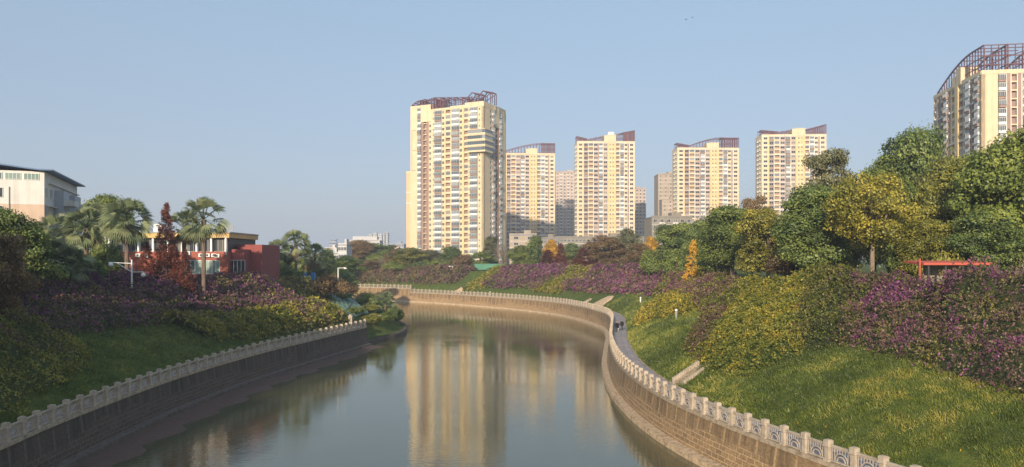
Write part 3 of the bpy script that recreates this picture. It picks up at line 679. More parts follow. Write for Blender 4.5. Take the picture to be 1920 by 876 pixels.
# ------------------------------------------------------------------ trees
def crown(name, blobs, n, leaf, seed, thin=0, up=.25, down=.3, asp=.6):
    rg = np.random.default_rng(seed); Bc = np.array([b[:3] for b in blobs]); Br = np.array([b[3] for b in blobs]); sq = np.array([b[4] if len(b) > 4 else .8 for b in blobs])
    w_ = Br ** 2; w_ /= w_.sum(); i = rg.choice(len(blobs), n, p=w_)
    d = rg.normal(size=(n, 3)); d /= np.linalg.norm(d, axis=1, keepdims=True); d[:, 2] = np.where(d[:, 2] < -.6, -d[:, 2], d[:, 2])
    # leaf clumps: pull directions towards a few twig tips per blob
    nt_ = 22; tips = rg.normal(size=(len(blobs), nt_, 3)); tips /= np.linalg.norm(tips, axis=2, keepdims=True)
    k_ = rg.integers(0, nt_, n); tp = tips[i, k_]; trr = rg.random((len(blobs), nt_))[i, k_]
    d = d * .5 + tp; d /= np.linalg.norm(d, axis=1, keepdims=True)
    r = .56 + .36 * trr + .24 * rg.random(n)
    P = Bc[i] + d * (Br[i] * r)[:, None] * np.stack([np.ones(n), np.ones(n), sq[i]], axis=1) + rg.normal(size=(n, 3)) * (Br[i] * .10 + .06)[:, None]
    N3 = d + rg.normal(size=(n, 3)) * .5; N3[:, 2] += up
    # blob-wise tone plus leaf-wise tone: paler farther out from the blob centre
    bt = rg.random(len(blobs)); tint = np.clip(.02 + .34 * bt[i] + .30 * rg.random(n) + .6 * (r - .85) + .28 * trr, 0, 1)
    L_ = leaf * 1.05 * (.7 + .6 * rg.random(n))
    q, ti, mi = leaves(P, N3, L_, L_ * asp, tint, None, down=down, rs=seed)
    me = leaf_mesh(name, q, ti, mi, [M['leaf_green']])
    return me, float(np.percentile(P[:, 2], 99.7)), 2 * float(np.percentile(np.hypot(P[:, 0], P[:, 1]), 97))
def trunk_mesh(name, h, r, blobs, lean=.3, seed=1, nb=9):
    rg = random.Random(seed); m = MB(); top = Vector((rg.uniform(-lean, lean), rg.uniform(-lean, lean), h * .8))
    pts = [Vector((0, 0, -.5)), Vector((0, 0, .4)), Vector((top.x * .3 + .1, top.y * .3, h * .3)), Vector((top.x * .6, top.y * .6, h * .55)), top]
    m.tube(pts, [r * 1.5, r * 1.1, r * .85, r * .6, r * .2], 8)
    bs = sorted(blobs, key=lambda b: -b[3])[:nb]
    for b in bs:
        t = rg.uniform(.3, .7); s = pts[2].lerp(pts[4], (t - .3) / .7); e = Vector(b[:3])
        mid = s.lerp(e, .5) + Vector((0, 0, -.05 * h)); m.tube([s, mid, e], [r * .45, r * .3, r * .08], 6)
        for _ in range(2):
            e2 = e + Vector((rg.uniform(-1, 1), rg.uniform(-1, 1), rg.uniform(-.2, 1))) * b[3] * .8; m.tube([mid, e2], [r * .18, r * .04], 4)
    return m.mesh(name, [M['bark']])
PROTO = {}
def proto(key, H, W, blobs, n, leaf, seed, tr=.25, **k):
    cme, He, We = crown(key + ' crown', blobs, n, leaf, seed, **k)
    PROTO[key] = (cme, trunk_mesh(key + ' trunk', H, tr, blobs, seed=seed), He, We)
def broad(seed, H=14, W=9, nb=26, z0=.28, rr=(.15, .24)):
    rg = random.Random(seed); out = []
    for _ in range(nb):
        while True:
            x, y, z = rg.uniform(-1, 1), rg.uniform(-1, 1), rg.uniform(-1, 1)
            if .25 < x * x + y * y + z * z < 1: break
        r = rg.uniform(*rr) * W
        hh = H * (1 - z0) / 2; cz = H * z0 + hh + z * (hh - r * .8)
        wd = 1.0 if z < 0 else 1 - .15 * z
        out.append((x * (W / 2 - r * .7) * wd * 1.05, y * (W / 2 - r * .7) * wd * 1.05, cz, r, rg.uniform(.5, .8)))
    return out
proto('broad_a', 14, 9, broad(1, nb=46, z0=.12), 34000, .30, 1)
proto('broad_b', 14, 9, broad(2, nb=38, z0=.08), 27000, .32, 2)
proto('broad_c', 14, 9, broad(5, nb=54, z0=.02), 40000, .30, 5)
proto('loose_a', 13, 9, broad(9, 13, 9, 40, .14, (.11, .19)), 22000, .30, 9)
proto('loose_b', 13, 9, broad(12, 13, 9, 34, .1, (.10, .19)), 14000, .32, 12)
proto('umbrella', 13, 9, broad(33, 13, 9, 44, .26, (.10, .16)), 15000, .27, 33)
def layered(seed, H=14, W=10):
    rg = random.Random(seed); out = []
    for k in range(70):
        z = H * rg.uniform(.3, .97); rr = W / 2 * (1.1 - .6 * (z / H)) * rg.uniform(.4, 1); a = rg.uniform(0, 6.28)
        out.append((rr * math.cos(a), rr * math.sin(a), z, rg.uniform(.6, 1.3), .4))
    return out
proto('layered', 14, 10, layered(4), 17000, .30, 4)
def conical(seed, H, W, z0=.05, p=1.0):
    rg = random.Random(seed); out = []
    for k in range(170):
        t = rg.random() ** .9; z = H * (z0 + (1 - z0) * t) * .97; rr = W / 2 * (1 - t) ** p * rg.uniform(.3, .95); a = rg.uniform(0, 6.28)
        out.append((rr * math.cos(a), rr * math.sin(a), z, max(.25, W * .10 * (1.15 - t)), .9))
    return out
proto('conical', 11, 5, conical(3, 11, 5, .08, .75), 20000, .15, 3, tr=.16, down=1.0)
proto('column', 12, 3.4, [(rnd.uniform(-.55, .55), rnd.uniform(-.55, .55), z, 1.15, .95) for z in np.linspace(1.4, 11, 16)], 9000, .3, 8)
proto('ginkgo', 10, 4.5, conical(14, 10, 4.8, .1, .45), 6500, .3, 14, tr=.16)
proto('bush', 4, 5, broad(20, 4, 5, 18, .02), 7000, .24, 20, tr=.08)
def bare():
    m = MB(); rg = random.Random(3)
    m.tube([(0, 0, -.4), (0, 0, 2), (.1, 0, 5)], [.2, .15, .08], 7)
    for k in range(46):
        z = rg.uniform(1.2, 5); a = rg.uniform(0, 6.28); l = rg.uniform(1.2, 3.6); p = Vector((0, 0, z)); e = p + Vector((math.cos(a) * l * .6, math.sin(a) * l * .6, l)); m.tube([p, e], [.055, .015], 4)
        for _ in range(4):
            s = p.lerp(e, rg.uniform(.3, .9)); m.tube([s, s + Vector((rg.uniform(-.9, .9), rg.uniform(-.9, .9), rg.uniform(.3, 1.1)))], [.022, .008], 3)
    return m.mesh('bare tree', [M['bark_pale']])
BARE = bare()
def ground(x, y):
    side = 'R' if near(x, y, 'R')[1] < near(x, y, 'L')[1] else 'L'; i, d, a, n = near(x, y, side)
    return prof(d, a, side) if d < a[3] else a[4] + (11.4 - a[4]) * min(1, max(0, (d - a[3] - 18) / 80))
def tree(kind, px, Y, top, wpx, mat, label, cat='tree', name='tree', zb=None, group=None, rot=None):
    if group == 'trees along the far bank': wpx *= 1.3; top -= 5
    X, _, zt = at(px, Y, py=top); zb = ground(X, Y) if zb is None else zb
    root = empty(name, (X, Y, zb)); tag(root, label, cat, group)
    h = max(1.5, zt - zb); wm = wpx / F0 * Y
    rz = rnd.uniform(0, 6.28) if rot is None else rot
    if kind == 'bare':
        link('branches', BARE, root, Matrix.Rotation(rz, 4, 'Z') @ Matrix.Diagonal((wm / 4.5, wm / 4.5, h / 7.6, 1))); return root
    cm, tm, H, W = PROTO[kind]
    S = Matrix.Rotation(rz, 4, 'Z') @ Matrix.Diagonal((wm / W, wm / W, h / H, 1))
    c = link('crown', cm, root, S); t = link('trunk', tm, root, S)
    c.material_slots[0].link = 'OBJECT'; c.material_slots[0].material = M[mat]
    return root
TG = 'broadleaf trees behind the right hedge'
tree('broad_c', 1905, 80, 250, 190, 'leaf_green', 'big bright green tree cut off by the right edge, in front of the corner tower', group=TG)
tree('broad_a', 1835, 92, 292, 160, 'leaf_olive', 'olive green tree directly below the right hand tower', group=TG)
tree('broad_a', 1713, 118, 244, 128, 'leaf_dark', 'tall dark rounded tree rising above the others left of the corner tower', group=TG)
tree('broad_b', 1768, 104, 300, 120, 'leaf_olive', 'dull olive tree between the tall dark tree and the corner tower', group=TG)
yt = tree('umbrella', 1635, 82, 325, 160, 'leaf_yellow', 'yellowing open tree with its pale trunk showing', group=TG, rot=.6)
for c in yt.children:
    if c.name.startswith('trunk'): c.material_slots[0].link = 'OBJECT'; c.material_slots[0].material = M['bark_pale']
tree('loose_b', 1700, 90, 400, 120, 'leaf_olive', 'thin olive tree just right of the yellowing tree', group=TG)
tree('layered', 1558, 112, 285, 110, 'leaf_grey', 'feathery flat layered tree overlapping the foot of the rightmost slab tower', group=TG)
tree('broad_c', 1528, 90, 352, 140, 'leaf_dark', 'dense dark green tree left of the yellowing tree', group=TG)
tree('broad_b', 1640, 112, 318, 90, 'leaf_green', 'small green crown peeping over the yellowing tree', group=TG)
tree('loose_a', 1440, 112, 392, 110, 'leaf_yellow', 'soft yellow green tree between two dark green ones', group=TG)
tree('broad_c', 1372, 130, 388, 125, 'leaf_green', 'full mid green tree in front of the third slab tower', group=TG)
tree('broad_b', 1410, 122, 400, 70, 'leaf_green', 'narrow green tree squeezed behind the soft yellow one', group=TG)
tree('broad_a', 1272, 172, 420, 90, 'leaf_dark', 'dark green tree in front of the low grey apartment block', group=TG)
tree('broad_b', 1318, 150, 415, 70, 'leaf_dark', 'dark green crown left of the full mid green tree', group=TG)
tree('bush', 1225, 180, 470, 70, 'leaf_green', 'low green bushy tree beneath the round golden tree', group=TG)
tree('ginkgo', 1300, 146, 452, 40, 'leaf_gold', 'slim golden yellow tree between dark green crowns', name='ginkgo_tree', group='golden autumn trees')
tree('broad_b', 1222, 225, 445, 34, 'leaf_gold', 'round golden tree beside the low grey apartment block', name='ginkgo_tree', group='golden autumn trees')
tree('broad_b', 1032, 262, 450, 34, 'leaf_gold', 'golden tree standing above the rusty one, left of centre', name='ginkgo_tree', group='golden autumn trees')
tree('broad_a', 1668, 104, 330, 90, 'leaf_green', 'green crown rising just right of the yellowing tree', group=TG)
tree('broad_b', 1815, 100, 296, 110, 'leaf_green', 'green crown filling the gap below the corner tower', group=TG)
tree('loose_a', 1745, 92, 345, 120, 'leaf_olive', 'broad olive crown above the shelter', group=TG)
tree('broad_b', 1590, 104, 340, 90, 'leaf_olive', 'olive crown left behind the yellowing tree', group=TG)
tree('broad_c', 1745, 82, 415, 110, 'leaf_olive', 'low olive tree just behind the red roofed shelter', group=TG)
tree('broad_c', 1850, 78, 400, 130, 'leaf_dark', 'low dark tree between the shelter and the big bright green tree', group=TG)
tree('loose_b', 1590, 96, 430, 80, 'leaf_olive', 'low olive tree in the shadow left of the pale trunk', group=TG)
tree('bush', 1480, 96, 470, 80, 'leaf_brown', 'brownish thin shrub tree at the hedge top, left of the dense dark tree', group=TG)
tree('loose_a', 1425, 200, 370, 80, 'leaf_brown', 'brown thinning crown showing above the soft yellow tree', group=TG)
MG = 'trees along the far bank'
tree('broad_b', 1180, 235, 435, 46, 'leaf_grey', 'grey green rounded tree left of the round golden tree', group=MG)
tree('loose_a', 1132, 230, 448, 58, 'leaf_brown', 'wide brown thinning tree in front of the third tower base', group=MG)
tree('loose_b', 1195, 215, 462, 44, 'leaf_brown', 'brown leafless looking tree low beside the grey green one', group=MG)
tree('conical', 1093, 228, 470, 44, 'leaf_rust', 'rusty red feathery conifer leaning left of the wide brown tree', group=MG, name='redwood_tree')
tree('conical', 1052, 246, 462, 26, 'leaf_rust', 'dark rusty narrow conifer right of the golden tree', group=MG, name='redwood_tree')
tree('conical', 1028, 244, 474, 38, 'leaf_rust', 'pale rusty conifer below the left golden tree', group=MG, name='redwood_tree')
tree('column', 1002, 245, 447, 24, 'leaf_dark', 'dark green columnar tree left of the golden and rusty pair', group=MG)
tree('broad_b', 977, 255, 466, 40, 'leaf_green', 'mid green tree left of the dark column shaped tree', group=MG)
tree('bare', 944, 258, 462, 36, None, 'grey bare branched tree before the green court fence', group=MG)
tree('column', 920, 275, 449, 22, 'leaf_grey', 'slim grey green tree against the right side of the tallest tower', group=MG)
tree('loose_b', 902, 270, 478, 40, 'leaf_green', 'green tree with thin crown left of the green court fence', group=MG)
tree('bush', 870, 268, 482, 34, 'leaf_brown', 'purplish brown low tree left of the green court fence', group=MG)
tree('broad_c', 846, 285, 468, 34, 'leaf_dark', 'dark tree at the foot of the tallest tower', group=MG)
tree('broad_b', 806, 285, 474, 36, 'leaf_grey', 'dull green tree between the dark tree and the rounded olive tree', group=MG)
tree('broad_b', 768, 280, 470, 52, 'leaf_olive', 'rounded olive yellow tree beneath the left edge of the tallest tower', group=MG)
tree('loose_b', 740, 282, 474, 34, 'leaf_brown', 'orange brown tree touching the rounded olive tree', group=MG)
tree('broad_b', 715, 300, 478, 40, 'leaf_green', 'green tree left of the orange brown one', group=MG)
tree('bare', 718, 278, 484, 22, None, 'small pale bare tree among the green ones', group=MG)
tree('loose_b', 695, 280, 493, 34, 'leaf_brown', 'low ochre tree at the left end of the far hedge', group=MG)
tree('broad_c', 676, 330, 456, 46, 'leaf_brown', 'brownish tree below the white roofed block', group=MG)
tree('broad_c', 700, 340, 462, 50, 'leaf_dark', 'bluish green tree right below the distant skyline', group=MG)
tree('broad_b', 655, 290, 487, 50, 'leaf_green', 'low green tree behind the camera pole', group=MG)
tree('broad_b', 634, 270, 492, 40, 'leaf_dark', 'low dark green tree left of the camera pole', group=MG)
tree('broad_b', 735, 350, 465, 40, 'leaf_dark', 'dark crown just left of the tallest tower base', group=MG)
tree('broad_b', 1150, 290, 458, 40, 'leaf_green', 'green crown behind the wide brown tree', group=MG)
tree('broad_b', 1075, 280, 462, 40, 'leaf_dark', 'dark green crown behind the rusty conifers', group=MG)
tree('bush', 822, 272, 492, 30, 'leaf_green', 'small green bush under the dull green tree', group=MG)
tree('loose_a', 1245, 190, 478, 50, 'leaf_dark', 'shaded dark tree at the hedge under the low grey block', group=MG)
# left bank
LG = 'trees on the left bank'
tree('broad_c', 15, 78, 395, 130, 'leaf_dark', 'dark rounded tree at the far left edge before the white apartment block', group=LG)
tree('broad_c', 205, 138, 368, 95, 'leaf_green', 'green tree standing behind the tall left palms', group=LG)
tree('loose_b', 20, 70, 440, 90, 'leaf_brown', 'brownish bare looking shrub tree at the left edge', group=LG)
tree('conical', 312, 106, 383, 60, 'leaf_rust', 'tall rusty red conifer in front of the red building', name='redwood_tree', group='rusty conifers by the red building')
tree('conical', 275, 104, 455, 46, 'leaf_rust', 'short rusty conifer just left of the tall one', name='redwood_tree', group='rusty conifers by the red building')
tree('conical', 348, 104, 470, 40, 'leaf_rust', 'short rusty conifer just right of the tall one', name='redwood_tree', group='rusty conifers by the red building')
tree('broad_c', 612, 190, 468, 40, 'leaf_dark', 'dark tree at the right end of the left bank palms', group=LG)
tree('broad_b', 498, 150, 462, 44, 'leaf_grey', 'grey green tree right behind the red building', group=LG)
for px, Y, top, wp, kd, mt, lb in ((485, 178, 474, 46, 'broad_b', 'leaf_grey', 'grey green tree touching the end of the red building'), (535, 185, 478, 50, 'broad_c', 'leaf_dark', 'dark tree behind the tallest right hand palm'),
        (572, 182, 482, 44, 'broad_b', 'leaf_green', 'green tree behind the blue boxes'), (645, 215, 480, 50, 'broad_b', 'leaf_dark', 'dark tree left of the camera pole arm'), (520, 150, 512, 40, 'bush', 'leaf_dark', 'low dark bush right of the red wall'),
        (548, 146, 518, 28, 'bush', 'leaf_green', 'low green bush at the foot of the tallest right hand palm'), (612, 150, 522, 30, 'bush', 'leaf_brown', 'low brown bush right of the blue boxes')):
    tree(kd, px, Y, top, wp, mt, lb, cat='shrub' if kd == 'bush' else 'tree', name='shrub' if kd == 'bush' else 'tree', group=LG)
tree('bush', 622, 140, 515, 64, 'leaf_brown', 'brown green bush at the top of the netted slope', cat='shrub', name='shrub', group=LG)
tree('broad_c', -150, 62, 340, 180, 'leaf_dark', 'large tree beyond the left edge', group=LG)
for (x, y, h_) in ((-66, 36, 17), (-60, 12, 16), (-56, -14, 17), (-74, 60, 14), (-48, -40, 17), (-84, 84, 12), (-49, 52, 14), (-62, 68, 13), (-44, 42, 15), (-50, 16, 16), (-47, -8, 17), (-53, 44, 13), (-44, -22, 17)):  # unseen trees added beyond the frame to cast shade on the left bank
    root = empty('tree', (x, y, 11.3)); tag(root, 'unseen broadleaf tree added outside the view to shade the left bank', 'tree', LG)
    cm, tm, H, W = PROTO['broad_c']; S = Matrix.Rotation(x, 4, 'Z') @ Matrix.Diagonal((1.5, 1.5, h_ / H, 1))
    c = link('crown', cm, root, S); link('trunk', tm, root, S); c.material_slots[0].link = 'OBJECT'; c.material_slots[0].material = M['leaf_dark']
for px, Y, top, wp, mt, lb in ((60, 84, 470, 110, 'leaf_green', 'low green bush under the palms at the left edge'), (150, 96, 480, 90, 'leaf_dark', 'dark bush between the two white posts'),
        (205, 112, 455, 60, 'leaf_dark', 'dark bush at the left corner of the red building'), (0, 82, 470, 90, 'leaf_brown', 'brownish bush at the extreme left'),
        (535, 146, 500, 60, 'leaf_dark', 'dark bush under the tallest palm right of the red building'), (500, 140, 495, 50, 'leaf_grey', 'grey green bush beside the red side wall'),
        (600, 162, 500, 50, 'leaf_dark', 'dark bush under the shortest palm'), (640, 200, 505, 60, 'leaf_dark', 'dark bush behind the camera pole'), (660, 235, 500, 60, 'leaf_green', 'green bush right of the camera pole')):
    tree('bush', px, Y, top, wp, mt, lb, cat='shrub', name='shrub', group='bushes behind the left hedge')
for px, Y, top, wp, mt, lb in ((1500, 100, 440, 90, 'leaf_olive', 'olive bush at the foot of the dense dark tree'), (1560, 92, 455, 80, 'leaf_dark', 'dark bush left of the pale trunk'), (1690, 86, 450, 80, 'leaf_dark', 'dark bush right of the pale trunk'),
        (1340, 135, 470, 80, 'leaf_green', 'green bush at the foot of the full mid green tree'), (1420, 115, 465, 80, 'leaf_olive', 'olive bush beneath the soft yellow tree'), (1270, 165, 475, 60, 'leaf_green', 'green bush left of the slim golden tree'),
        (1790, 80, 440, 90, 'leaf_olive', 'olive bush behind the shelter roof'), (1160, 225, 485, 60, 'leaf_brown', 'brown bush under the grey green tree'), (1110, 235, 488, 50, 'leaf_rust', 'rusty bush at the foot of the leaning red conifer'),
        (1000, 250, 485, 60, 'leaf_green', 'green bush at the foot of the dark column shaped tree'), (790, 275, 490, 50, 'leaf_dark', 'dark bush under the rounded olive tree'), (740, 275, 492, 50, 'leaf_green', 'green bush at the hedge top under the orange brown tree')):
    tree('bush', px, Y, top, wp, mt, lb, cat='shrub', name='shrub', group='bushes behind the right hedge')
# peninsula shrubs
PG = 'shrubs on the planted spit'
for (px, Y, top, wp, mt, lb) in ((700, 138, 588, 44, 'leaf_olive', 'olive shrub at the outer edge of the spit beside the water'), (668, 138, 592, 40, 'leaf_green', 'green shrub just beyond the stone pier'),
        (728, 148, 580, 40, 'leaf_green', 'low green shrub at the tip of the spit'), (692, 146, 574, 44, 'leaf_olive', 'yellowish shrub in the middle of the spit'), (742, 158, 576, 32, 'leaf_green', 'outermost small green shrub over the water'),
        (640, 146, 588, 40, 'leaf_dark', 'dark shrub at the lower edge of the green netting'), (715, 158, 566, 40, 'leaf_dark', 'dark shrub behind the trunkless palm'), (676, 152, 572, 36, 'leaf_dark', 'dark shrub right of the green netting'),
        (690, 178, 548, 50, 'leaf_dark', 'dark drooping shrub at the far side of the netting'), (655, 172, 530, 44, 'leaf_brown', 'brown shrub at the top of the netting'), (725, 170, 560, 36, 'leaf_dark', 'dark shrub at the far corner of the spit')):
    X, _, _ = at(px, Y, 0); zb = bank(X, Y, 'L')
    tree('bush', px, Y, top, wp, mt, lb, cat='shrub', name='shrub', zb=zb - .2, group=PG)

# fan palms
def palm_meshes(seed, nf=46, dry=10):
    rg = np.random.default_rng(seed); Q = []; Tt = []; mi = []
    for k in range(nf + dry):
        isdry = k >= nf
        az = rg.random() * 6.283; el = (1.45 - 2.25 * (k / nf)) if not isdry else -1.0 - .4 * rg.random()
        el += rg.normal() * .1
        d = np.array([math.cos(az) * math.cos(el), math.sin(az) * math.cos(el), math.sin(el)])
        side = np.array([-math.sin(az), math.cos(az), 0]); up = np.cross(d, side) * -1; ro = rg.normal() * .6; side, up = side * math.cos(ro) + up * math.sin(ro), up * math.cos(ro) - side * math.sin(ro)
        pl = (1.15 + .3 * rg.random()) if not isdry else .8; hub = d * pl
        # petiole
        w_ = side * .035; Q.append([np.zeros(3) - w_, np.zeros(3) + w_, hub + w_, hub - w_]); Tt.append(.3); mi.append(1 if isdry else 0)
        nl_ = 12; t0 = .25 + .6 * rg.random()
        for j in range(nl_):
            a = (j - (nl_ - 1) / 2) / nl_ * 2.1; ld = d * math.cos(a) + side * math.sin(a)
            l = 1.35 * (.7 + .3 * math.cos(a)) * (1 if not isdry else .8)
            mid = hub + ld * l * .6 + np.array([0, 0, -.05]); tip = hub + ld * l + np.array([0, 0, -.28 - .25 * rg.random()])
            pw = np.cross(ld, up); pw = pw / (np.linalg.norm(pw) + 1e-6) * .06
            Q.append([hub, mid + pw, tip, mid - pw]); Tt.append(t0 + .2 * rg.random()); mi.append(1 if isdry else 0)
    q = np.array(Q).reshape(-1, 3); cm = leaf_mesh('palm crown', q, np.repeat(np.array(Tt), 4), np.array(mi), [M['palm_leaf'], M['palm_dry']])
    return cm
PC = [palm_meshes(1, 46, 12), palm_meshes(2, 56, 18), palm_meshes(3, 42, 10)]
tmb = MB(); zs = np.linspace(-.5, 1, 22)
tmb.tube([(.0, 0, z) for z in zs], [(.36 if z < .05 else .28 + .03 * (i % 2) + (.06 if z > .85 else 0)) for i, z in enumerate(zs)], 10)
PT = tmb.mesh('palm trunk', [M['palm_bark']])
def palm(px, Y, cy, wpx, label, v=0, zb=None):
    X, _, zc = at(px, Y, py=cy); zb = ground(X, Y) if zb is None else zb
    root = empty('fan_palm', (X, Y, zb)); tag(root, label, 'palm tree', 'fan palms on the left bank')
    s = wpx / F0 * Y / 4.2; h = zc - zb
    link('crown', PC[v], root, T(0, 0, h, rnd.uniform(0, 6)) @ Matrix.Scale(s, 4)); link('trunk', PT, root, Matrix.Diagonal((1, 1, h, 1)))
palm(238, 102, 416, 86, 'tall full crowned fan palm in front of the left end of the red building', 1)
palm(382, 106, 412, 80, 'tallest slender fan palm before the right half of the red building', 0)
palm(345, 110, 428, 66, 'fan palm touching the tallest one on its left', 2)
palm(162, 104, 428, 78, 'fan palm with thick trunk left of the full crowned one', 1)
palm(108, 112, 445, 84, 'broad dark fan palm beside the white apartment block', 2)
palm(92, 88, 490, 84, 'short fan palm with low fronds over the purple hedge', 0)
palm(40, 92, 470, 70, 'fan palm almost hidden by the dark tree at the left edge', 2)
palm(135, 90, 497, 70, 'low fan palm between the two white posts', 1)
palm(555, 150, 458, 52, 'tallest fan palm right of the red building', 1)
palm(520, 148, 470, 40, 'fan palm just left of the tallest one right of the red building', 0)
palm(590, 158, 480, 46, 'fan palm second from the end of the right hand group', 2)
palm(609, 166, 492, 44, 'shortest fan palm at the right end of the group', 0)
palm(575, 168, 488, 40, 'small fan palm behind the blue panels', 2)
palm(452, 170, 474, 30, 'distant fan palm peeping over the red wall', 0)
palm(185, 118, 410, 60, 'fan palm behind the thick trunked one, against the green tree', 0)
palm(70, 100, 455, 64, 'fan palm in front of the white apartment wall', 1)
palm(540, 156, 476, 36, 'low fan palm tucked beside the tallest right hand palm', 1)
def fern(px, Y, top, wpx, label):
    X, _, zt = at(px, Y, py=top); zb = bank(X, Y, 'L'); root = empty('young_palm', (X, Y, zb)); tag(root, label, 'palm plant')
    s = wpx / F0 * Y / 4.6; link('crown', PC[2], root, T(0, 0, max(1, zt - zb - s * 1.6), 1) @ Matrix.Scale(s, 4)); link('trunk', PT, root, Matrix.Diagonal((.7, .7, max(1, zt - zb - s * 1.6), 1)))
fern(722, 150, 553, 48, 'small trunkless palm on the tip of the planted spit')

# ------------------------------------------------------------------ buildings
# frames: local building axes -> (u along, o outward, z up)
def frame(face, w=0, d=0):
    if face == 'front': return Matrix(((1, 0, 0, 0), (0, -1, 0, 0), (0, 0, 1, 0), (0, 0, 0, 1)))
    if face == 'right': return Matrix(((0, 1, 0, w), (1, 0, 0, 0), (0, 0, 1, 0), (0, 0, 0, 1)))
    if face == 'left': return Matrix(((0, -1, 0, 0), (-1, 0, 0, d), (0, 0, 1, 0), (0, 0, 0, 1)))
def fbox(m, X, u0, u1, o0, o1, z0, z1, mi=0): m.box(u0, u1, o0, o1, z0, z1, mi, X)
def frot(face): return {'front': 0, 'right': R(90), 'left': R(-90)}[face]
# window / balcony templates; origin bottom centre, outward = -y
def win_t(w, h, glass=1, mull=2):
    m = MB(); m.box(-w / 2, w / 2, -.02, .03, 0, h, glass)
    f = .06
    m.box(-w / 2, w / 2, -.07, -.02, 0, f); m.box(-w / 2, w / 2, -.07, -.02, h - f, h)
    for k in range(mull + 1):
        x = -w / 2 + k * (w - f) / mull; m.box(x, x + f, -.065, -.02, f, h - f)
    return m
def bay_t(w, dpt=.8, white=True, cage=False):
    m = MB(); sp = 1.0
    m.box(-w / 2, w / 2, -dpt, 0, 0, sp, 0 if white else 2); m.box(-w / 2 + .06, w / 2 - .06, -dpt + .06, 0, sp, 2.5, 1)
    m.box(-w / 2, w / 2, -dpt, 0, 2.5, 2.66, 0)
    for k in range(5):
        x = -w / 2 + k * (w - .07) / 4; m.box(x, x + .07, -dpt, -dpt + .05, sp, 2.5, 0)
    m.box(-w / 2 - .1, w / 2 + .1, -dpt - .12, 0, 2.66, 2.74, 3)
    if cage:
        for k in range(7): x = -w / 2 + k * w / 6; m.box(x - .02, x + .02, -dpt - .3, -dpt - .26, .9, 2.5, 3)
        m.box(-w / 2, w / 2, -dpt - .3, -dpt, .86, .92, 3)
    return m
def ac_t():
    m = MB(); m.box(-.42, .42, -.32, 0, 0, .6); m.tube([(0, -.33, .3), (0, -.335, .3)], [.22, .22], 10, 1); m.box(-.4, -.36, -.3, 0, -.06, 0, 1); m.box(.36, .4, -.3, 0, -.06, 0, 1); return m
AC = ac_t()
TM = {}
def tmpl(key, fn):
    if key not in TM: TM[key] = fn()
    return TM[key]
MS = {}
class Bld:
    def __init__(s, name, label, loc, rz, cat='apartment tower', group=None):
        s.root = empty(name, loc, rz); tag(s.root, label, cat, group); s.m = MB(); s.parts = {}; s.rg = random.Random(hash(label) % 1000 if False else len(label) * 7)
    def part(s, kind, key, t, X, mats): s.parts.setdefault(kind, []).append((key, t, X, mats))
    def finish(s, mats, wallname='wall'):
        s.m.build(wallname, mats, s.root)
        for kind, L in s.parts.items():
            L.sort(key=lambda p: -p[2].translation.z)
            for key, t, X, mm in L[:100]:
                kk = (key, tuple(x.name for x in mm))
                if kk not in MS: MS[kk] = t.mesh(kind, mm)
                link(kind, MS[kk], s.root, X)
            rest = L[100:]
            if rest:
                g = {}
                m = MB()
                for key, t, X, mm in rest: m.extend(t, X)
                o = m.build(kind, rest[0][3], s.root); o['kind'] = 'stuff'
WM = [M['white'], M['glass'], M['brown_tile'], M['grey_metal']]
WP = [M['white'], M['glass_pale'], M['brown_tile'], M['grey_metal']]
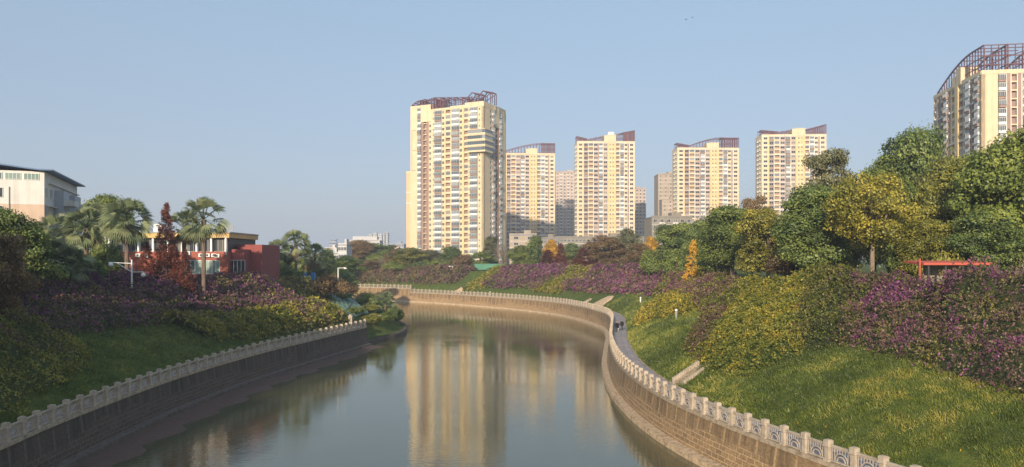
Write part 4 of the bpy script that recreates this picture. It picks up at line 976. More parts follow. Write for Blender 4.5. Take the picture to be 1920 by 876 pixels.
def facade(b, face, w, d, cols, z0, nf, fh, dep=1.3, wallmi=0, u0=0, oshift=0, bands=0, acp=.0):
    """cols: (type, width, material index). material slots of every tower: 0 wall, 1 white, 2 brown, 3 yellow, 4 dark"""
    X = frame(face, w, d) @ Matrix.Translation((0, oshift, 0)); rot = frot(face); m = b.m; u = u0; top = z0 + nf * fh
    def place(u_, o_, z_):
        p = X @ Vector((u_, o_, z_)); return T(p.x, p.y, p.z, rot)
    for c in cols:
        ty, cw = c[0], c[1]; mi = c[2] if len(c) > 2 else wallmi
        if ty == 'w': fbox(m, X, u, u + cw, -dep, 0, z0, top, mi)
        elif ty == 'p': fbox(m, X, u, u + cw, -dep, .3, z0, top + .3, mi)
        elif ty in ('win', 'small', 'tall'):
            ww = {'win': cw - .5, 'small': min(.9, cw * .5), 'tall': cw - .3}[ty]; sill, wh = {'win': (.95, 1.45), 'small': (1.2, 1.1), 'tall': (.5, 2.0)}[ty]
            pw = (cw - ww) / 2
            fbox(m, X, u, u + pw, -dep, 0, z0, top, mi); fbox(m, X, u + cw - pw, u + cw, -dep, 0, z0, top, mi)
            for k in range(nf):
                z = z0 + k * fh
                fbox(m, X, u + pw, u + cw - pw, -dep, -.02, z - (.0 if k == 0 else fh - sill - wh), z + sill, mi)
                t = tmpl(('w', round(ww, 2), wh), lambda: win_t(ww, wh)); b.part('window', ('w', round(ww, 2), wh), t, place(u + cw / 2, -.28, z + sill), WM)
                if b.rg.random() < acp: b.part('air_conditioner', 'ac', AC, place(u + cw / 2 + b.rg.uniform(-.3, .3), -.02, z + .15), [M['white'], M['dark']])
            fbox(m, X, u + pw, u + cw - pw, -dep, -.02, z0 + (nf - 1) * fh + sill + wh, top, mi)
        elif ty == 'bay':
            fbox(m, X, u, u + cw, -dep, -.3, z0, top, mi)
            for k in range(nf):
                v = b.rg.random(); kk = 'enclosed_balcony'
                white = v < .62; cage = v > .7; dp = .8 if v < .8 else 1.05
                key = ('b', round(cw, 2), white, cage, dp); t = tmpl(key, lambda: bay_t(cw - .2, dp, white, cage))
                b.part('enclosed_balcony', key, t, place(u + cw / 2, -.3, z0 + k * fh + .1), WP)
        elif ty in ('open', 'slot'):
            if ty == 'slot': fbox(m, X, u, u + cw, -dep - .02, -dep + .06, z0, top, 2)
            else: fbox(m, X, u, u + cw, -dep - .02, -dep + .06, z0, top, 2)  # brown back wall puts the recess shade of open balconies into the colour
            hgt = 1.0 if ty == 'open' else .35
            for k in range(nf):
                z = z0 + k * fh; fbox(m, X, u, u + cw, -dep + .06, -.05, z - .1, z + .12, mi); fbox(m, X, u, u + cw, -.22, -.05, z + .12, z + hgt, mi)
                if ty == 'open' and b.rg.random() < .3:
                    key = ('o', round(cw, 2)); t = tmpl(key, lambda: win_t(cw - .05, 1.75, 1, 4)); b.part('window', key, t, place(u + cw / 2, -.3, z + 1.0), WP)
            fbox(m, X, u, u + cw, -dep + .06, -.05, top - .3, top, mi)
        u += cw
    if bands:
        for k in range(0, nf + 1, bands): fbox(m, X, u0, u, 0, .14, z0 + k * fh - .16, z0 + k * fh + .16, 1)
    return u
TMATS = [M['cream'], M['white_trim'], M['brown_tile'], M['yellow'], M['dark'], M['roof_grey'], M['orange_cream'], M['pink_tile']]
G0 = 10.5
# ---- tallest tower (two joined wings)
b = Bld('tower_block', 'tallest cream apartment tower left of centre, white enclosed balconies and red steel frames on top', (-14.8, 390, G0), R(-25), 'apartment tower', 'cream apartment towers with red roof frames')
b.root.location = Vector((-14.8, 390, G0)) + Matrix.Rotation(R(-25), 3, 'Z') @ Vector((-32, 0, 0))
FH = 3.0; NF = 28; W_, D_ = 32.0, 27.0
m = b.m; zt = NF * FH + 1.5
m.box(1.3, W_ - 1.3, 1.3, D_ - 1.3, 0, zt - .2, 0)
m.box(1.3, W_ - 1.3, 1.3, D_ - 1.3, zt - .2, zt, 5)
cf = [('w', .8), ('small', 1.5), ('bay', 4.3), ('win', 1.9, 0), ('w', .6, 3), ('open', 2.9), ('w', .8), ('bay', 4.7), ('win', 1.8), ('p', 1.1, 3), ('open', 2.2), ('small', 1.4), ('bay', 4.4), ('small', 2.1), ('w', 1.5)]
sc = W_ / sum(c[1] for c in cf); cf = [(c[0], c[1] * sc, *c[2:]) for c in cf]
facade(b, 'front', W_, D_, cf, 0, NF, FH, acp=.2)
cr = [('w', 7.5), ('win', 2.6), ('bay', 2.6), ('w', 1.5, 2), ('slot', 2.0), ('w', 1.5, 2), ('w', .8, 6), ('bay', 2.8), ('w', 5.7)]
sc = (D_ ) / sum(c[1] for c in cr); cr = [(c[0], c[1] * sc, *c[2:]) for c in cr]
facade(b, 'right', W_, D_, cr, 0, NF, FH)
# cream caps closing the upper floors, parapets
Xf = frame('front', W_, D_); Xr = frame('right', W_, D_)
for uu, w2, hh in ((0, 12, .9), (12, 9, 1.6), (21, 11, 2.6)): fbox(m, Xf, uu, uu + w2, -.6, .12, NF * FH, NF * FH + hh, 0)
fbox(m, Xr, 0, D_, -.6, .12, NF * FH, NF * FH + 2.6, 0); fbox(m, Xr, 13.0, 19.0, .0, .35, NF * FH - 9, NF * FH + 2.6, 0)
m.box(.0, .6, 0, D_, NF * FH, NF * FH + .9, 0); m.box(0, W_, D_ - .6, D_, 0, NF * FH + .9, 0); m.box(0, 1.3, 1.3, D_, 0, NF * FH, 0)
# upper four-storey glazed box wrapping the corner
for k in range(4):
    z = (NF - 8 + k) * FH
    g = MB(); g.box(0, 8.6, -1.9, 0, 0, .9, 0); g.box(.1, 8.5, -1.8, 0, .9, 2.6, 1); g.box(-.15, 8.75, -2.05, 0, 2.62, 2.9, 0)
    g.box(8.6, 10.4, -1.9, 7.5, 0, .9, 0); g.box(8.5, 10.3, -1.8, 7.4, .9, 2.6, 1); g.box(8.75, 10.55, -2.05, 7.65, 2.62, 2.9, 0)
    for q in range(9): g.box(q * 1.25, q * 1.25 + .09, -1.86, -1.8, .9, 2.6, 3)
    for q in range(6): g.box(10.3, 10.36, -1.7 + q * 1.6, -1.6 + q * 1.6, .9, 2.6, 3)
    g.build('glazed_corner_balcony', [M['cream'], M['glass_pale'], M['brown_tile'], M['grey_metal']], b.root, T(W_ - 8.6, -.02, z))
# left wing
W2 = 15.0; OX = -15.0; OY = 3.0; NF2 = 29
m.box(OX + 1.3, 1.3, OY + 1.3, D_ + 2, 0, NF2 * FH, 0)
cw = [('w', 4.6), ('bay', 2.4), ('w', 1.4, 2), ('slot', 1.9), ('w', 1.5, 2), ('win', 1.8, 0), ('w', 1.4)]
sc = W2 / sum(c[1] for c in cw); cw = [(c[0], c[1] * sc, *c[2:]) for c in cw]
facade(b, 'front', W2, D_, cw, 0, NF2, FH, u0=OX, oshift=-OY)
m.box(OX, OX + 1.3, OY + 1.3, D_ + 2, 0, NF2 * FH, 6); m.box(OX, 0, OY - .1, OY + .5, NF2 * FH, NF2 * FH + 1.3, 0); m.box(OX, OX + .5, OY + .5, D_ + 2, NF2 * FH, NF2 * FH + 1.3, 0)
m.box(OX + 6.5, -1.2, OY - .35, OY - .11, NF2 * FH - 8, NF2 * FH + 1.3, 0)
for zz in (NF2 * FH - 12, NF2 * FH - 23, NF2 * FH - 34): m.box(OX + 1.0, OX + 3.6, OY - .08, OY - .004, zz - .3, zz, 2)
for zz in (NF2 * FH - 23,): m.box(OX + .8, OX + 1.0, OY - .08, OY - .004, zz - 11.3, zz + 11, 2)
# side annex of the left wing
m.box(OX - 4.6, OX - .01, OY + 3, D_ + 2, 0, 52, 6); m.box(OX - 4.7, OX + .1, OY + 2.9, D_ + 2.1, 52, 53, 0)
for zz in (35, 41): m.box(OX - 4.68, OX, OY + 2.9, OY + 3, zz, zz + .5, 1)
t_ = tmpl('annexw', lambda: win_t(1.0, 1.3))
for k in range(1, 16): b.part('window', 'annexw', t_, T(OX - .9, OY + 2.97, k * 3.0 + 1), WM)
b.finish(TMATS)
# steel frames
def arcframe(root, x0, x1, y0, y1, zb, f, n=10, w_=.28, name='roof_frame', rows=3, slats=0):
    m = MB()
    for q in range(rows):
        y = y0 + (y1 - y0) * q / max(1, rows - 1); prev = None
        for i in range(n + 1):
            x = x0 + (x1 - x0) * i / n; z = zb + f(i / n); m.beam((x, y, zb - .3), (x, y, z), w_ * .7)
            if prev: m.beam(prev, (x, y, z), w_)
            if q and i % 2 == 0: m.beam((x, yp, z), (x, y, z), w_ * .8)
            prev = (x, y, z)
        yp = y
        m.beam((x0, y, zb + min(f(0), f(1), f(.5)) * .5), (x1, y, zb + min(f(0), f(1), f(.5)) * .5), w_ * .7)
    for k in range(slats):
        t = k / max(1, slats - 1); x = x0 + (x1 - x0) * t; m.beam((x, y0, zb + f(t) * 1.0), (x, y1, zb + f(t) * 1.0), w_ * 1.3)
        m.beam((x, y0, zb), (x, y0, zb + f(t)), w_ * 1.3)
    return m.build(name, [M['steel_red']], root)
zr = NF * FH + 1.4
arcframe(b.root, 0, 22, 3, 13, zr, lambda t: 6.5 - 1.8 * t, 16, .26, rows=3, slats=6)
arcframe(b.root, -1, 8, 2, 9, zr, lambda t: 6.0 - 2.2 * t, 10, .28, rows=3, slats=7)
arcframe(b.root, OX + .5, OX + 9, OY + 1, OY + 10, NF2 * FH + 1, lambda t: 1.2 + 2.2 * math.sin(t * 2.4), 10, .28, rows=3, slats=6)
for (x, y) in ((OX + 5, OY + 2), (OX + 10, OY + 2)):
    mm = MB()
    z = NF2 * FH + 1; a = [(x, y, z + 3.4), (x + 3.4, y, z + 3.9), (x + 4.4, y, z + .3), (x + 1.4, y, z)]
    for dy in (0, 3):
        q = [(p[0], p[1] + dy, p[2]) for p in a]
        for i in range(4): mm.beam(q[i], q[(i + 1) % 4], .45)
    for p in a: mm.beam(p, (p[0], p[1] + 3, p[2]), .35)
    mm.build('roof_frame', [M['steel_red']], b.root)
for (x, y, h1) in ((W_ - 10.5, 1, 4.2), (W_ - 5, 3, 5.0)):
    mm = MB(); z = zr + 1.0; X0, X1 = x, x + 7.5
    for dy in (0, 5):
        mm.beam((X0 - 2.5, y + dy, z), (X0 + 3, y + dy, z + h1 + 1.3), .4); mm.beam((X0 + 3, y + dy, z + h1 + 1.3), (X1 + 1, y + dy, z + h1), .4); mm.beam((X1 + 1, y + dy, z + h1), (X0 - 1, y + dy, z + .3), .35)
        for xx in (X0 + 1, X0 + 3, X1, X1 + 1): mm.beam((xx, y + dy, z - .8), (xx, y + dy, z + h1 * .9), .35)
    for xx, zz in ((X0, z + h1 * .5), (X0 + 3, z + h1 + 1.3), (X1 + 1, z + h1), (X0 + 5.5, z + h1 + .6)): mm.beam((xx, y, zz), (xx, y + 5, zz), .35)
    mm.build('roof_frame', [M['steel_red']], b.root)

# ---- slab towers
def slab(label, px0, px1, Y, top_py, rz, style, nf=28, seed=0):
    X0 = (px0 - 960) / F0 * Y; X1 = (px1 - 960) / F0 * Y; W = (X1 - X0) / math.cos(rz); D = 15.0
    b = Bld('tower_block', label, (X0, Y, G0), rz, 'apartment tower', 'cream apartment towers with red roof frames'); b.rg = random.Random(seed)
    ztop = H0 + (HOR - top_py) / F0 * Y - G0; fh = ztop / nf; m = b.m
    m.box(1.2, W - 1.2, 1.2, D, 0, ztop, 0); m.box(0, 1.2, 1.2, D, 0, ztop, 0); m.box(W - 1.2, W, 1.2, D, 0, ztop, 0)
    cols = [('w', 1), ('win', 2.6), ('w', .8, 3), ('win', 2.7, 2), ('w', .3, 1), ('open', 3.0, 3), ('w', .3, 1), ('win', 2.9, 7), ('w', .4, 2), ('bay', 2.5), ('w', .5), ('win', 2.7, 7), ('p', .9, 3), ('small', 1.7, 3), ('small', 1.9, 3), ('p', .8, 3), ('open', 2.4, 0), ('w', .3, 1), ('bay', 2.4), ('w', .3, 1), ('win', 2.1), ('w', .9, 2), ('w', .4, 1), ('win', 2.6), ('w', .8)]
    sc = W / sum(c[1] for c in cols); cols = [(c[0], c[1] * sc, *c[2:]) for c in cols]
    facade(b, 'front', W, D, cols, 0, nf, fh, dep=1.2, bands=2, acp=.14)
    t = tmpl('sidew', lambda: win_t(1.2, 1.4)); 
    for k in range(nf):
        for yy in (4, 9):
            m.box(-.55, 0, yy - 1.2, yy + 1.2, k * fh, k * fh + .9, 1); m.box(W, W + .55, yy - 1.2, yy + 1.2, k * fh, k * fh + .9, 1)
    for k in range(nf - 14, nf):
        for yy in (4, 9): b.part('window', 'sidew', t, T(-.03, yy, k * fh + 1.0, R(-90)), WM)
    us = 0
    for c in cols[:12]: us += c[1]
    uc = us; wc = sum(c[1] for c in cols[12:16])
    m.box(0, W, -.08, .5, ztop, ztop + 1.3, 0); m.box(0, .5, .5, D, ztop, ztop + 1.3, 0); m.box(W - .5, W, .5, D, ztop, ztop + 1.3, 0)
    m.box(uc - 2.5 * style['stair'], uc + wc, -.3, 8, ztop + .31, ztop + style['sh'], 0); m.box(uc - .5, uc + wc + .3, -.45, 8.2, ztop + style['sh'], ztop + style['sh'] + .4, 0)
    if style.get('tank'): m.box(uc + .5, uc + 4.5, 1, 4, ztop + style['sh'] + .4, ztop + style['sh'] + 2.6, 1)
    b.finish(TMATS)
    for (a0, a1, f, n, sl) in style['arcs']: arcframe(b.root, W * a0, W * a1, .8, 9, ztop + 1.2, f, n, .3, rows=3, slats=sl)
    return b
slab('cream slab tower partly hidden by the tallest one, curved roof frame', 938, 1041, 575, 290, R(3), dict(stair=1, sh=4.6, arcs=[(.0, .78, lambda t: .8 + 7.2 * math.sin(t * 1.45), 14, 0), (.76, 1.0, lambda t: 7.8, 8, 14)]), 27, 1)
slab('cream slab tower in the middle of the view, roof frame rising to the right', 1082, 1191, 512, 268, R(2), dict(stair=1, sh=5.2, tank=1, arcs=[(0, .17, lambda t: 3.4 - 1.6 * t, 5, 9), (.17, .5, lambda t: 1.2 + 2.8 * t, 8, 0), (.68, 1, lambda t: 5 + 2.6 * t, 8, 0), (.8, 1, lambda t: 6.2 + 1.4 * t, 6, 16)]), 28, 2)
slab('cream slab tower right of the brown block, arched roof frame', 1270, 1387, 541, 280, R(2), dict(stair=1, sh=4.6, arcs=[(0, .2, lambda t: 3.4 - 1.6 * t, 5, 9), (.18, .74, lambda t: 1.2 + 6.4 * math.sin(t * 1.5), 12, 0), (.72, 1, lambda t: 7.4, 8, 16)]), 28, 3)
slab('rightmost cream slab tower, just above the treetops', 1428, 1547, 488, 256, R(-3), dict(stair=1, sh=4.8, arcs=[(0, .25, lambda t: 3.0 - 1. * t, 6, 10), (.2, .5, lambda t: 1.4 + 1.6 * t, 8, 0), (.7, 1, lambda t: 3.2 + 3.2 * t, 9, 18)]), 28, 4)

# ---- corner tower at the right edge
cx, cy = (1840 - 960) / F0 * 264, 264.0
rz = R(-9); W6, D6 = 34.0, 42.0; NF6 = 23; FH6 = 3.02
b = Bld('tower_block', 'cream corner tower cut by the right edge, large red steel roof frame', (cx, cy, G0), rz, 'apartment tower', 'cream apartment towers with red roof frames'); b.rg = random.Random(5)
m = b.m; ZT = NF6 * FH6
m.box(1.3, W6 - 1.3, 1.3, D6, 0, ZT, 0); m.box(W6 - 1.3, W6, 1.3, D6, 0, ZT, 0)
c1 = [('w', 5.4), ('bay', 2.6), ('w', .3, 1), ('w', 1.2, 2), ('w', .25, 1), ('slot', 1.8), ('w', .25, 1), ('w', 1.2, 2), ('w', .3, 1), ('bay', 2.4), ('w', 3), ('win', 2), ('w', 3)]
sc = W6 / sum(c[1] for c in c1); c1 = [(c[0], c[1] * (sc if sc < 1 else 1), *c[2:]) for c in c1]; c1.append(('w', max(.1, W6 - sum(c[1] for c in c1))))
facade(b, 'front', W6, D6, c1, 0, NF6, FH6, acp=0)
c2 = [('win', 3.0), ('w', .8, 0), ('win', 2.6, 2), ('open', 3.0), ('w', .6, 1), ('bay', 2.8), ('win', 2.4, 2), ('w', .8, 3), ('open', 3.0), ('p', 2.6, 3), ('open', 3.0), ('w', .5, 2), ('win', 2.6), ('bay', 3.2), ('w', 1.0, 2), ('open', 2.6), ('bay', 2.8), ('w', 1.4)]
sc = (D6 - .0) / sum(c[1] for c in c2); c2 = [(c[0], c[1] * sc, *c[2:]) for c in c2]
facade(b, 'left', W6, D6, c2, 0, NF6, FH6, acp=.25, bands=4)
fbox(m, frame('front'), 0, W6, -.6, .1, ZT, ZT + 1.4, 0); Xl = frame('left', W6, D6); fbox(m, Xl, 0, D6 - .6, -.6, .1, ZT, ZT + 1.4, 0)
fbox(m, Xl, D6 * .52, D6 * .62, -6, .3, ZT + .31, ZT + 6.5, 0); fbox(m, Xl, D6 * .43, D6 * .5, -5, .25, ZT + .31, ZT + 4.2, 0)
m.box(-1.5, 0, D6 * .15, D6 * .5, 26, 27, 5)
b.finish(TMATS)
for xx, dd in ((1.2, 0), (9, .5), (20, .3)):
    mm = MB(); fz = lambda t: 1.2 + 8.2 * math.sin(min(1, (1 - t) * 1.25) * 1.57) ; prev = None; n = 18
    for i in range(n + 1):
        y = .8 + (D6 - 1.5) * i / n; z = ZT + 1 + fz(i / n); mm.beam((xx, y, ZT + .5), (xx, y, z), .3)
        mm.beam((xx, y, z), (xx + (7.5 if xx < 15 else 12), y, z), .3) if i % 2 == 0 and i < 13 else None
        if prev: mm.beam(prev, (xx, y, z), .45)
        prev = (xx, y, z)
    for h in (3.5, 6.5):
        mm.beam((xx, .8, ZT + h), (xx, D6 * (.75 - h * .03), ZT + h), .25); mm.beam((xx, .8, ZT + h), (xx + 7, .8, ZT + h), .3); mm.beam((xx, 5, ZT + h), (xx + 7, .8, ZT + h + 2), .3)
    for q in range(1, 4): mm.beam((xx + q * 2.4, .8, ZT + .5), (xx + q * 2.4, .8, ZT + 1 + fz(0)), .25); mm.beam((xx + q * 2.4, 6, ZT + .5), (xx + q * 2.4, 6, ZT + 1 + fz(.1)), .25)
    mm.build('roof_frame', [M['steel_red']], b.root)

# ---- background blocks: simple bodies with window bands, piers and roof details
def block(label, px0, px1, Y, top, mat, fh=3.0, cols=4, D=14, rz=0, cat='apartment building', name='apartment_block', zb=None, roofmat=None, ww=1.4, wh=1.4, par=.6, maxf=40, skip=0, piers=None, balc=False):
    zb = G0 if zb is None else zb
    X0 = (px0 - 960) / F0 * Y; X1 = (px1 - 960) / F0 * Y; W = (X1 - X0) / math.cos(rz); zt = H0 + (HOR - top) / F0 * Y - zb
    b = Bld(name, label, (X0, Y, zb), rz, cat); m = b.m; b.rg = random.Random(len(label)); m.box(0, W, 0, D, 0, zt, 0)
    m.box(-.15, W + .15, -.15, D + .15, zt, zt + .25, 2); m.box(-.1, W + .1, -.1, .15, zt + .25, zt + par + .25, 0); m.box(W * .55, W * .8, D * .3, D * .7, zt + .25, zt + 2.6, 0)
    nfl = int(zt / fh)
    t = tmpl(('bw', ww, wh), lambda: win_t(ww, wh))
    for k in range(min(nfl, maxf)):
        for c in range(cols):
            if (c * 7 + k) % 11 == 0 and skip: continue
            x = W * (c + .5) / cols; z = zt - (k + 1) * fh + .9
            b.part('window', ('bw', ww, wh), t, T(x, -.04, z), WM)
            if balc and c % 2: m.box(x - ww * .8, x + ww * .8, -.9, 0, z - .9, z - .1, 1)
        m.box(0, W, -.06, 0, zt - (k + 1) * fh - .08, zt - (k + 1) * fh + .08, 1)
    for p in (piers or []): m.box(W * p - .3, W * p + .3, -.5, 0, 0, zt, 1)
    b.finish([mat, M['white_trim'], roofmat or M['roof_grey'], M['brown_tile']]); return b, W, zt
block('distant pinkish tower squeezed between two cream slab towers', 1042, 1082, 690, 323, M['pink_tile'], cols=6, D=16, balc=True)
block('narrow beige tower just right of the middle slab tower', 1184, 1212, 640, 354, M['pink_tile'], cols=4, D=30, rz=R(8))
block('plain brown beige tower left of the arched roof slab tower', 1234, 1272, 570, 327, M['grey_beige'], cols=4, D=16, ww=1.0)
block('lower plain block in front of the brown beige tower', 1241, 1273, 555, 375, M['grey_beige'], cols=3, D=10, ww=1.2)
block('low weathered grey apartment block beside the round golden tree', 1222, 1300, 330, 408, M['grey_wall'], cols=6, D=12, rz=R(6), balc=True, ww=1.6)
block('grey block with flat roof behind the weathered grey one', 1295, 1340, 345, 418, M['grey_wall'], cols=4, D=12, ww=1.6)
block('long low grey terrace under the middle slab tower', 1042, 1228, 400, 446, M['grey_wall'], cols=26, D=12, ww=1.3, wh=1.3)
block('low blue roofed block left of the long terrace', 1006, 1046, 385, 448, M['grey_wall'], cols=6, D=10, roofmat=M['blue_roof'])
block('tan windowless block right beside the tallest tower', 955, 1006, 372, 441, M['grey_beige'], cols=2, D=14, ww=2.2, roofmat=M['blue_roof'])
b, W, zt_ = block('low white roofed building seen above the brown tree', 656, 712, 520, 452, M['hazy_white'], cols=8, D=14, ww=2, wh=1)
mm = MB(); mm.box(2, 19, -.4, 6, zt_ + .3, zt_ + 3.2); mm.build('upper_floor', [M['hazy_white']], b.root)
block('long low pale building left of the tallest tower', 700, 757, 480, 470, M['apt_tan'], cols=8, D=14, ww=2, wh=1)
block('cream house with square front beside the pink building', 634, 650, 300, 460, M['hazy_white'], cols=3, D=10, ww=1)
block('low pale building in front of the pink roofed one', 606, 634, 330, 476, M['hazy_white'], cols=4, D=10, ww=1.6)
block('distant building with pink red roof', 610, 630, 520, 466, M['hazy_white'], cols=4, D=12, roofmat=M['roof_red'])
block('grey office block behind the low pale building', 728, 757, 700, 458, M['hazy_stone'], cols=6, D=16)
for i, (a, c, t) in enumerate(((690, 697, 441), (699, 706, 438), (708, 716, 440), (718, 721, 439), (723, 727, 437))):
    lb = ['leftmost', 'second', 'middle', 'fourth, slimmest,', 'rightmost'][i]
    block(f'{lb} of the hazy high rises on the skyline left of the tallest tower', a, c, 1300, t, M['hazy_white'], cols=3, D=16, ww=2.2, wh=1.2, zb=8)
# pagoda tower far away
px_, Yp = 626, 1250; Xp = (px_ - 960) / F0 * Yp
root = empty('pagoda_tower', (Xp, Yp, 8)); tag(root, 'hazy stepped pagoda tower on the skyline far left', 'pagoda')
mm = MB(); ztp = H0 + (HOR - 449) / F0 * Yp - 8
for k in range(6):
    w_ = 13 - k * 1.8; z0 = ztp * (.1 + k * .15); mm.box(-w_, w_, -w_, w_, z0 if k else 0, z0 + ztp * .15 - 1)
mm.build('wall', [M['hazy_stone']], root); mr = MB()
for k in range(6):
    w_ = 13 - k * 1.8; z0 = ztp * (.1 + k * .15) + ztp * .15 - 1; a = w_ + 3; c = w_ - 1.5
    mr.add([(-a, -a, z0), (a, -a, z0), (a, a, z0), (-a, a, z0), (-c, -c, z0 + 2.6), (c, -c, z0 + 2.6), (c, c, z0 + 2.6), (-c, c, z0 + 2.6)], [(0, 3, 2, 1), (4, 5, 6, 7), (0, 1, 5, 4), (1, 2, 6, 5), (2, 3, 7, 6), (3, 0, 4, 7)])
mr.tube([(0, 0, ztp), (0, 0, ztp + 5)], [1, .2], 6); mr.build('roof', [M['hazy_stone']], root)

# ---- red two storey building on the left bank
Yb = 124.0; xa = (197 - 960) / F0 * Yb; xb = (428 - 960) / F0 * Yb; zb = 11.2; WR = xb - xa
root = empty('red_building', (xa, Yb, zb)); tag(root, 'two storey red tiled building with ochre cornice behind the palms', 'building')
def zrow(py): return H0 + (HOR - py) / F0 * Yb - zb
m = MB(); D = 14
z1, z2, z3 = zrow(472), zrow(446), zrow(437)
m.box(0, WR, 0, D, 0, z1, 0)
m.box(.5, WR - .3, .9, D, z1, z2, 2)
for u in np.linspace(.4, WR - .7, 9): m.box(u, u + .3, .2, .9, z1, z2, 1)
m.box(WR, WR + 2.2, 1.2, D, 0, z1 + .4, 3)
m.box(WR, WR + 4.2, 4.2, D, 0, zrow(458), 3)
m.build('wall', [M['red_brick'], M['white'], M['dark'], M['red_dark']], root)
m = MB(); m.box(-.2, WR + .2, -.1, D, z2, z3); m.box(-.35, WR + .35, -.25, D, z3, z3 + .18, 1); m.box(-.6, 0.2, -.2, .6, zrow(500), zrow(490)); m.build('cornice', [M['ochre'], M['grey_metal']], root)
t1 = win_t(1.5, z2 - z1 - .1); ms = t1.mesh('window', [M['grey_metal'], M['glass']])
for u in np.arange(1.4, WR - .8, 1.62): link('window', ms, root, T(u, .85, z1 + .02))
t1 = win_t(1.35, 2.3); ms = t1.mesh('window', [M['white'], M['glass_green']])
for px in (358, 374, 391, 405): 
    X = (px - 960) / F0 * Yb - xa; link('window', ms, root, T(X, -.03, zrow(514)))
t1 = win_t(2.6, 2.6, mull=4); ms = t1.mesh('window', [M['white'], M['glass']])
link('window', ms, root, T(WR + 1.1, 1.15, zrow(517)))
ms = AC.mesh('air_conditioner', [M['white'], M['dark']])
for px, py in ((203, 480), (218, 480), (260, 478), (275, 479), (353, 474), (378, 478), (390, 478), (402, 478), (408, 479)):
    link('air_conditioner', ms, root, T((px - 960) / F0 * Yb - xa, -.02, zrow(py + 4)) @ Matrix.Scale(.95, 4))
m = MB(); m.tube([(.15, -.15, zrow(490)), (.15, -.15, zrow(444))], [.1, .1], 8); m.tube([(WR - .3, -.15, zrow(478)), (WR - .3, -.15, zrow(446)), (WR - .9, -.2, zrow(443))], [.09, .09, .09], 8); m.build('drainpipe', [M['white']], root)
m = MB()
for px in (287,): 
    X = (px - 960) / F0 * Yb - xa; m.box(X - .9, X + .5, 2, 4, z3 + .18, z3 + 1.6)
m.build('water_tank', [M['white']], root)
def glyph(cx, cz, s, mb, kind):
    """small character made of strokes, like the roof sign"""
    b_ = .12 * s
    if kind == 0:
        for z in (-.4, 0, .4): mb.box(cx - .32 * s, cx + .32 * s, -.05, .05, cz + z * s - b_ / 2, cz + z * s + b_ / 2)
        for x in (-.3, 0, .3): mb.box(cx + x * s - b_ / 2, cx + x * s + b_ / 2, -.06, .06, cz - .5 * s, cz + .5 * s)
    else:
        for z in (-.45, -.15, .15, .45): mb.box(cx - .3 * s, cx + .3 * s, -.05, .05, cz + z * s - b_ / 2, cz + z * s + b_ / 2)
        mb.box(cx - .05 * s, cx + .05 * s, -.06, .06, cz - .5 * s, cz + .5 * s); mb.box(cx - .3 * s, cx - .3 * s + b_, -.06, .06, cz - .4 * s, cz + .2 * s); mb.box(cx + .3 * s - b_, cx + .3 * s, -.06, .06, cz - .2 * s, cz + .5 * s)
m = MB()
for i, px in enumerate((414, 424, 433)):
    X = (px - 960) / F0 * Yb - xa; glyph(X, z3 + .85, 1.0, m, i % 2); m.box(X - .03, X + .03, -.03, .03, z3 + .1, z3 + .4)
m.build('rooftop_sign', [M['grey_metal']], root)

# ---- white apartment block with blue roof at the left edge
Ya = 130.0; xc = (83 - 960) / F0 * Ya; rz = math.atan2(-.354, -.935) + math.pi   # front runs left from the corner
zb = 11.2; side = Vector((-.354, .935)); fr = Vector((-.935, -.354))
rz = math.atan2(.354, .935); Wf = 22.0
root = empty('apartment_block', (xc + fr.x * Wf, Ya + fr.y * Wf, zb), rz); tag(root, 'white and tan apartment block with thin blue roof at the left edge', 'apartment building')
def za(py): return H0 + (HOR - py) / F0 * Ya - zb
ze = za(322); Ds = 30
m = MB(); m.box(0, Wf, 0, Ds, 0, za(384), 1); m.box(0, Wf, -.02, Ds, za(384), za(340), 0); m.box(0, Wf, .02, Ds, za(340), ze, 0)
for k, zz in enumerate((za(340), za(384))): m.box(Wf - .1, Wf + .5, 3, Ds, zz - .15, zz, 0)
m.box(Wf, Wf + 1.5, 8, 13, 3, za(350), 2); m.box(Wf, Wf + 1.5, 19, 25, 3, za(350), 2)
m.build('wall', [M['apt_white'], M['apt_tan'], M['apt_shade']], root)
m = MB()
n = 12
for i in range(n):
    a0 = i / n; a1 = (i + 1) / n; f = lambda a: ze + .15 + 1.3 * math.sin(min(1, a * 1.12) * math.pi) * .8
    x0 = -1 + (Wf + 2.4) * a0; x1 = -1 + (Wf + 2.4) * a1
    m.add([(x0, -.9, f(a0)), (x1, -.9, f(a1)), (x1, Ds + 1, f(a1)), (x0, Ds + 1, f(a0)), (x0, -.9, f(a0) + .22), (x1, -.9, f(a1) + .22), (x1, Ds + 1, f(a1) + .22), (x0, Ds + 1, f(a0) + .22)],
          [(0, 3, 2, 1), (4, 5, 6, 7), (0, 1, 5, 4), (1, 2, 6, 5), (2, 3, 7, 6), (3, 0, 4, 7)])
m.build('roof', [M['blue_roof']], root)
t1 = win_t(2.3, 1.15, mull=4).mesh('window', [M['white'], M['glass_green']])
for i in range(7): link('window', t1, root, T(Wf - 1.9 - i * 2.75, -.03, za(340) + .15))
t2 = win_t(1.6, 1.7, mull=3).mesh('window', [M['white'], M['glass']])
for k in range(4):
    for xx in (Wf - 6.9, Wf - 12.4, Wf - 17): link('window', t2, root, T(xx, -.05, za(372) - k * 3.1))
    for yy in (1.8, 5.2, 15.5, 17.5, 27): link('window', t2, root, T(Wf + .04, yy, za(372) - k * 3.1 + .3, R(90)))
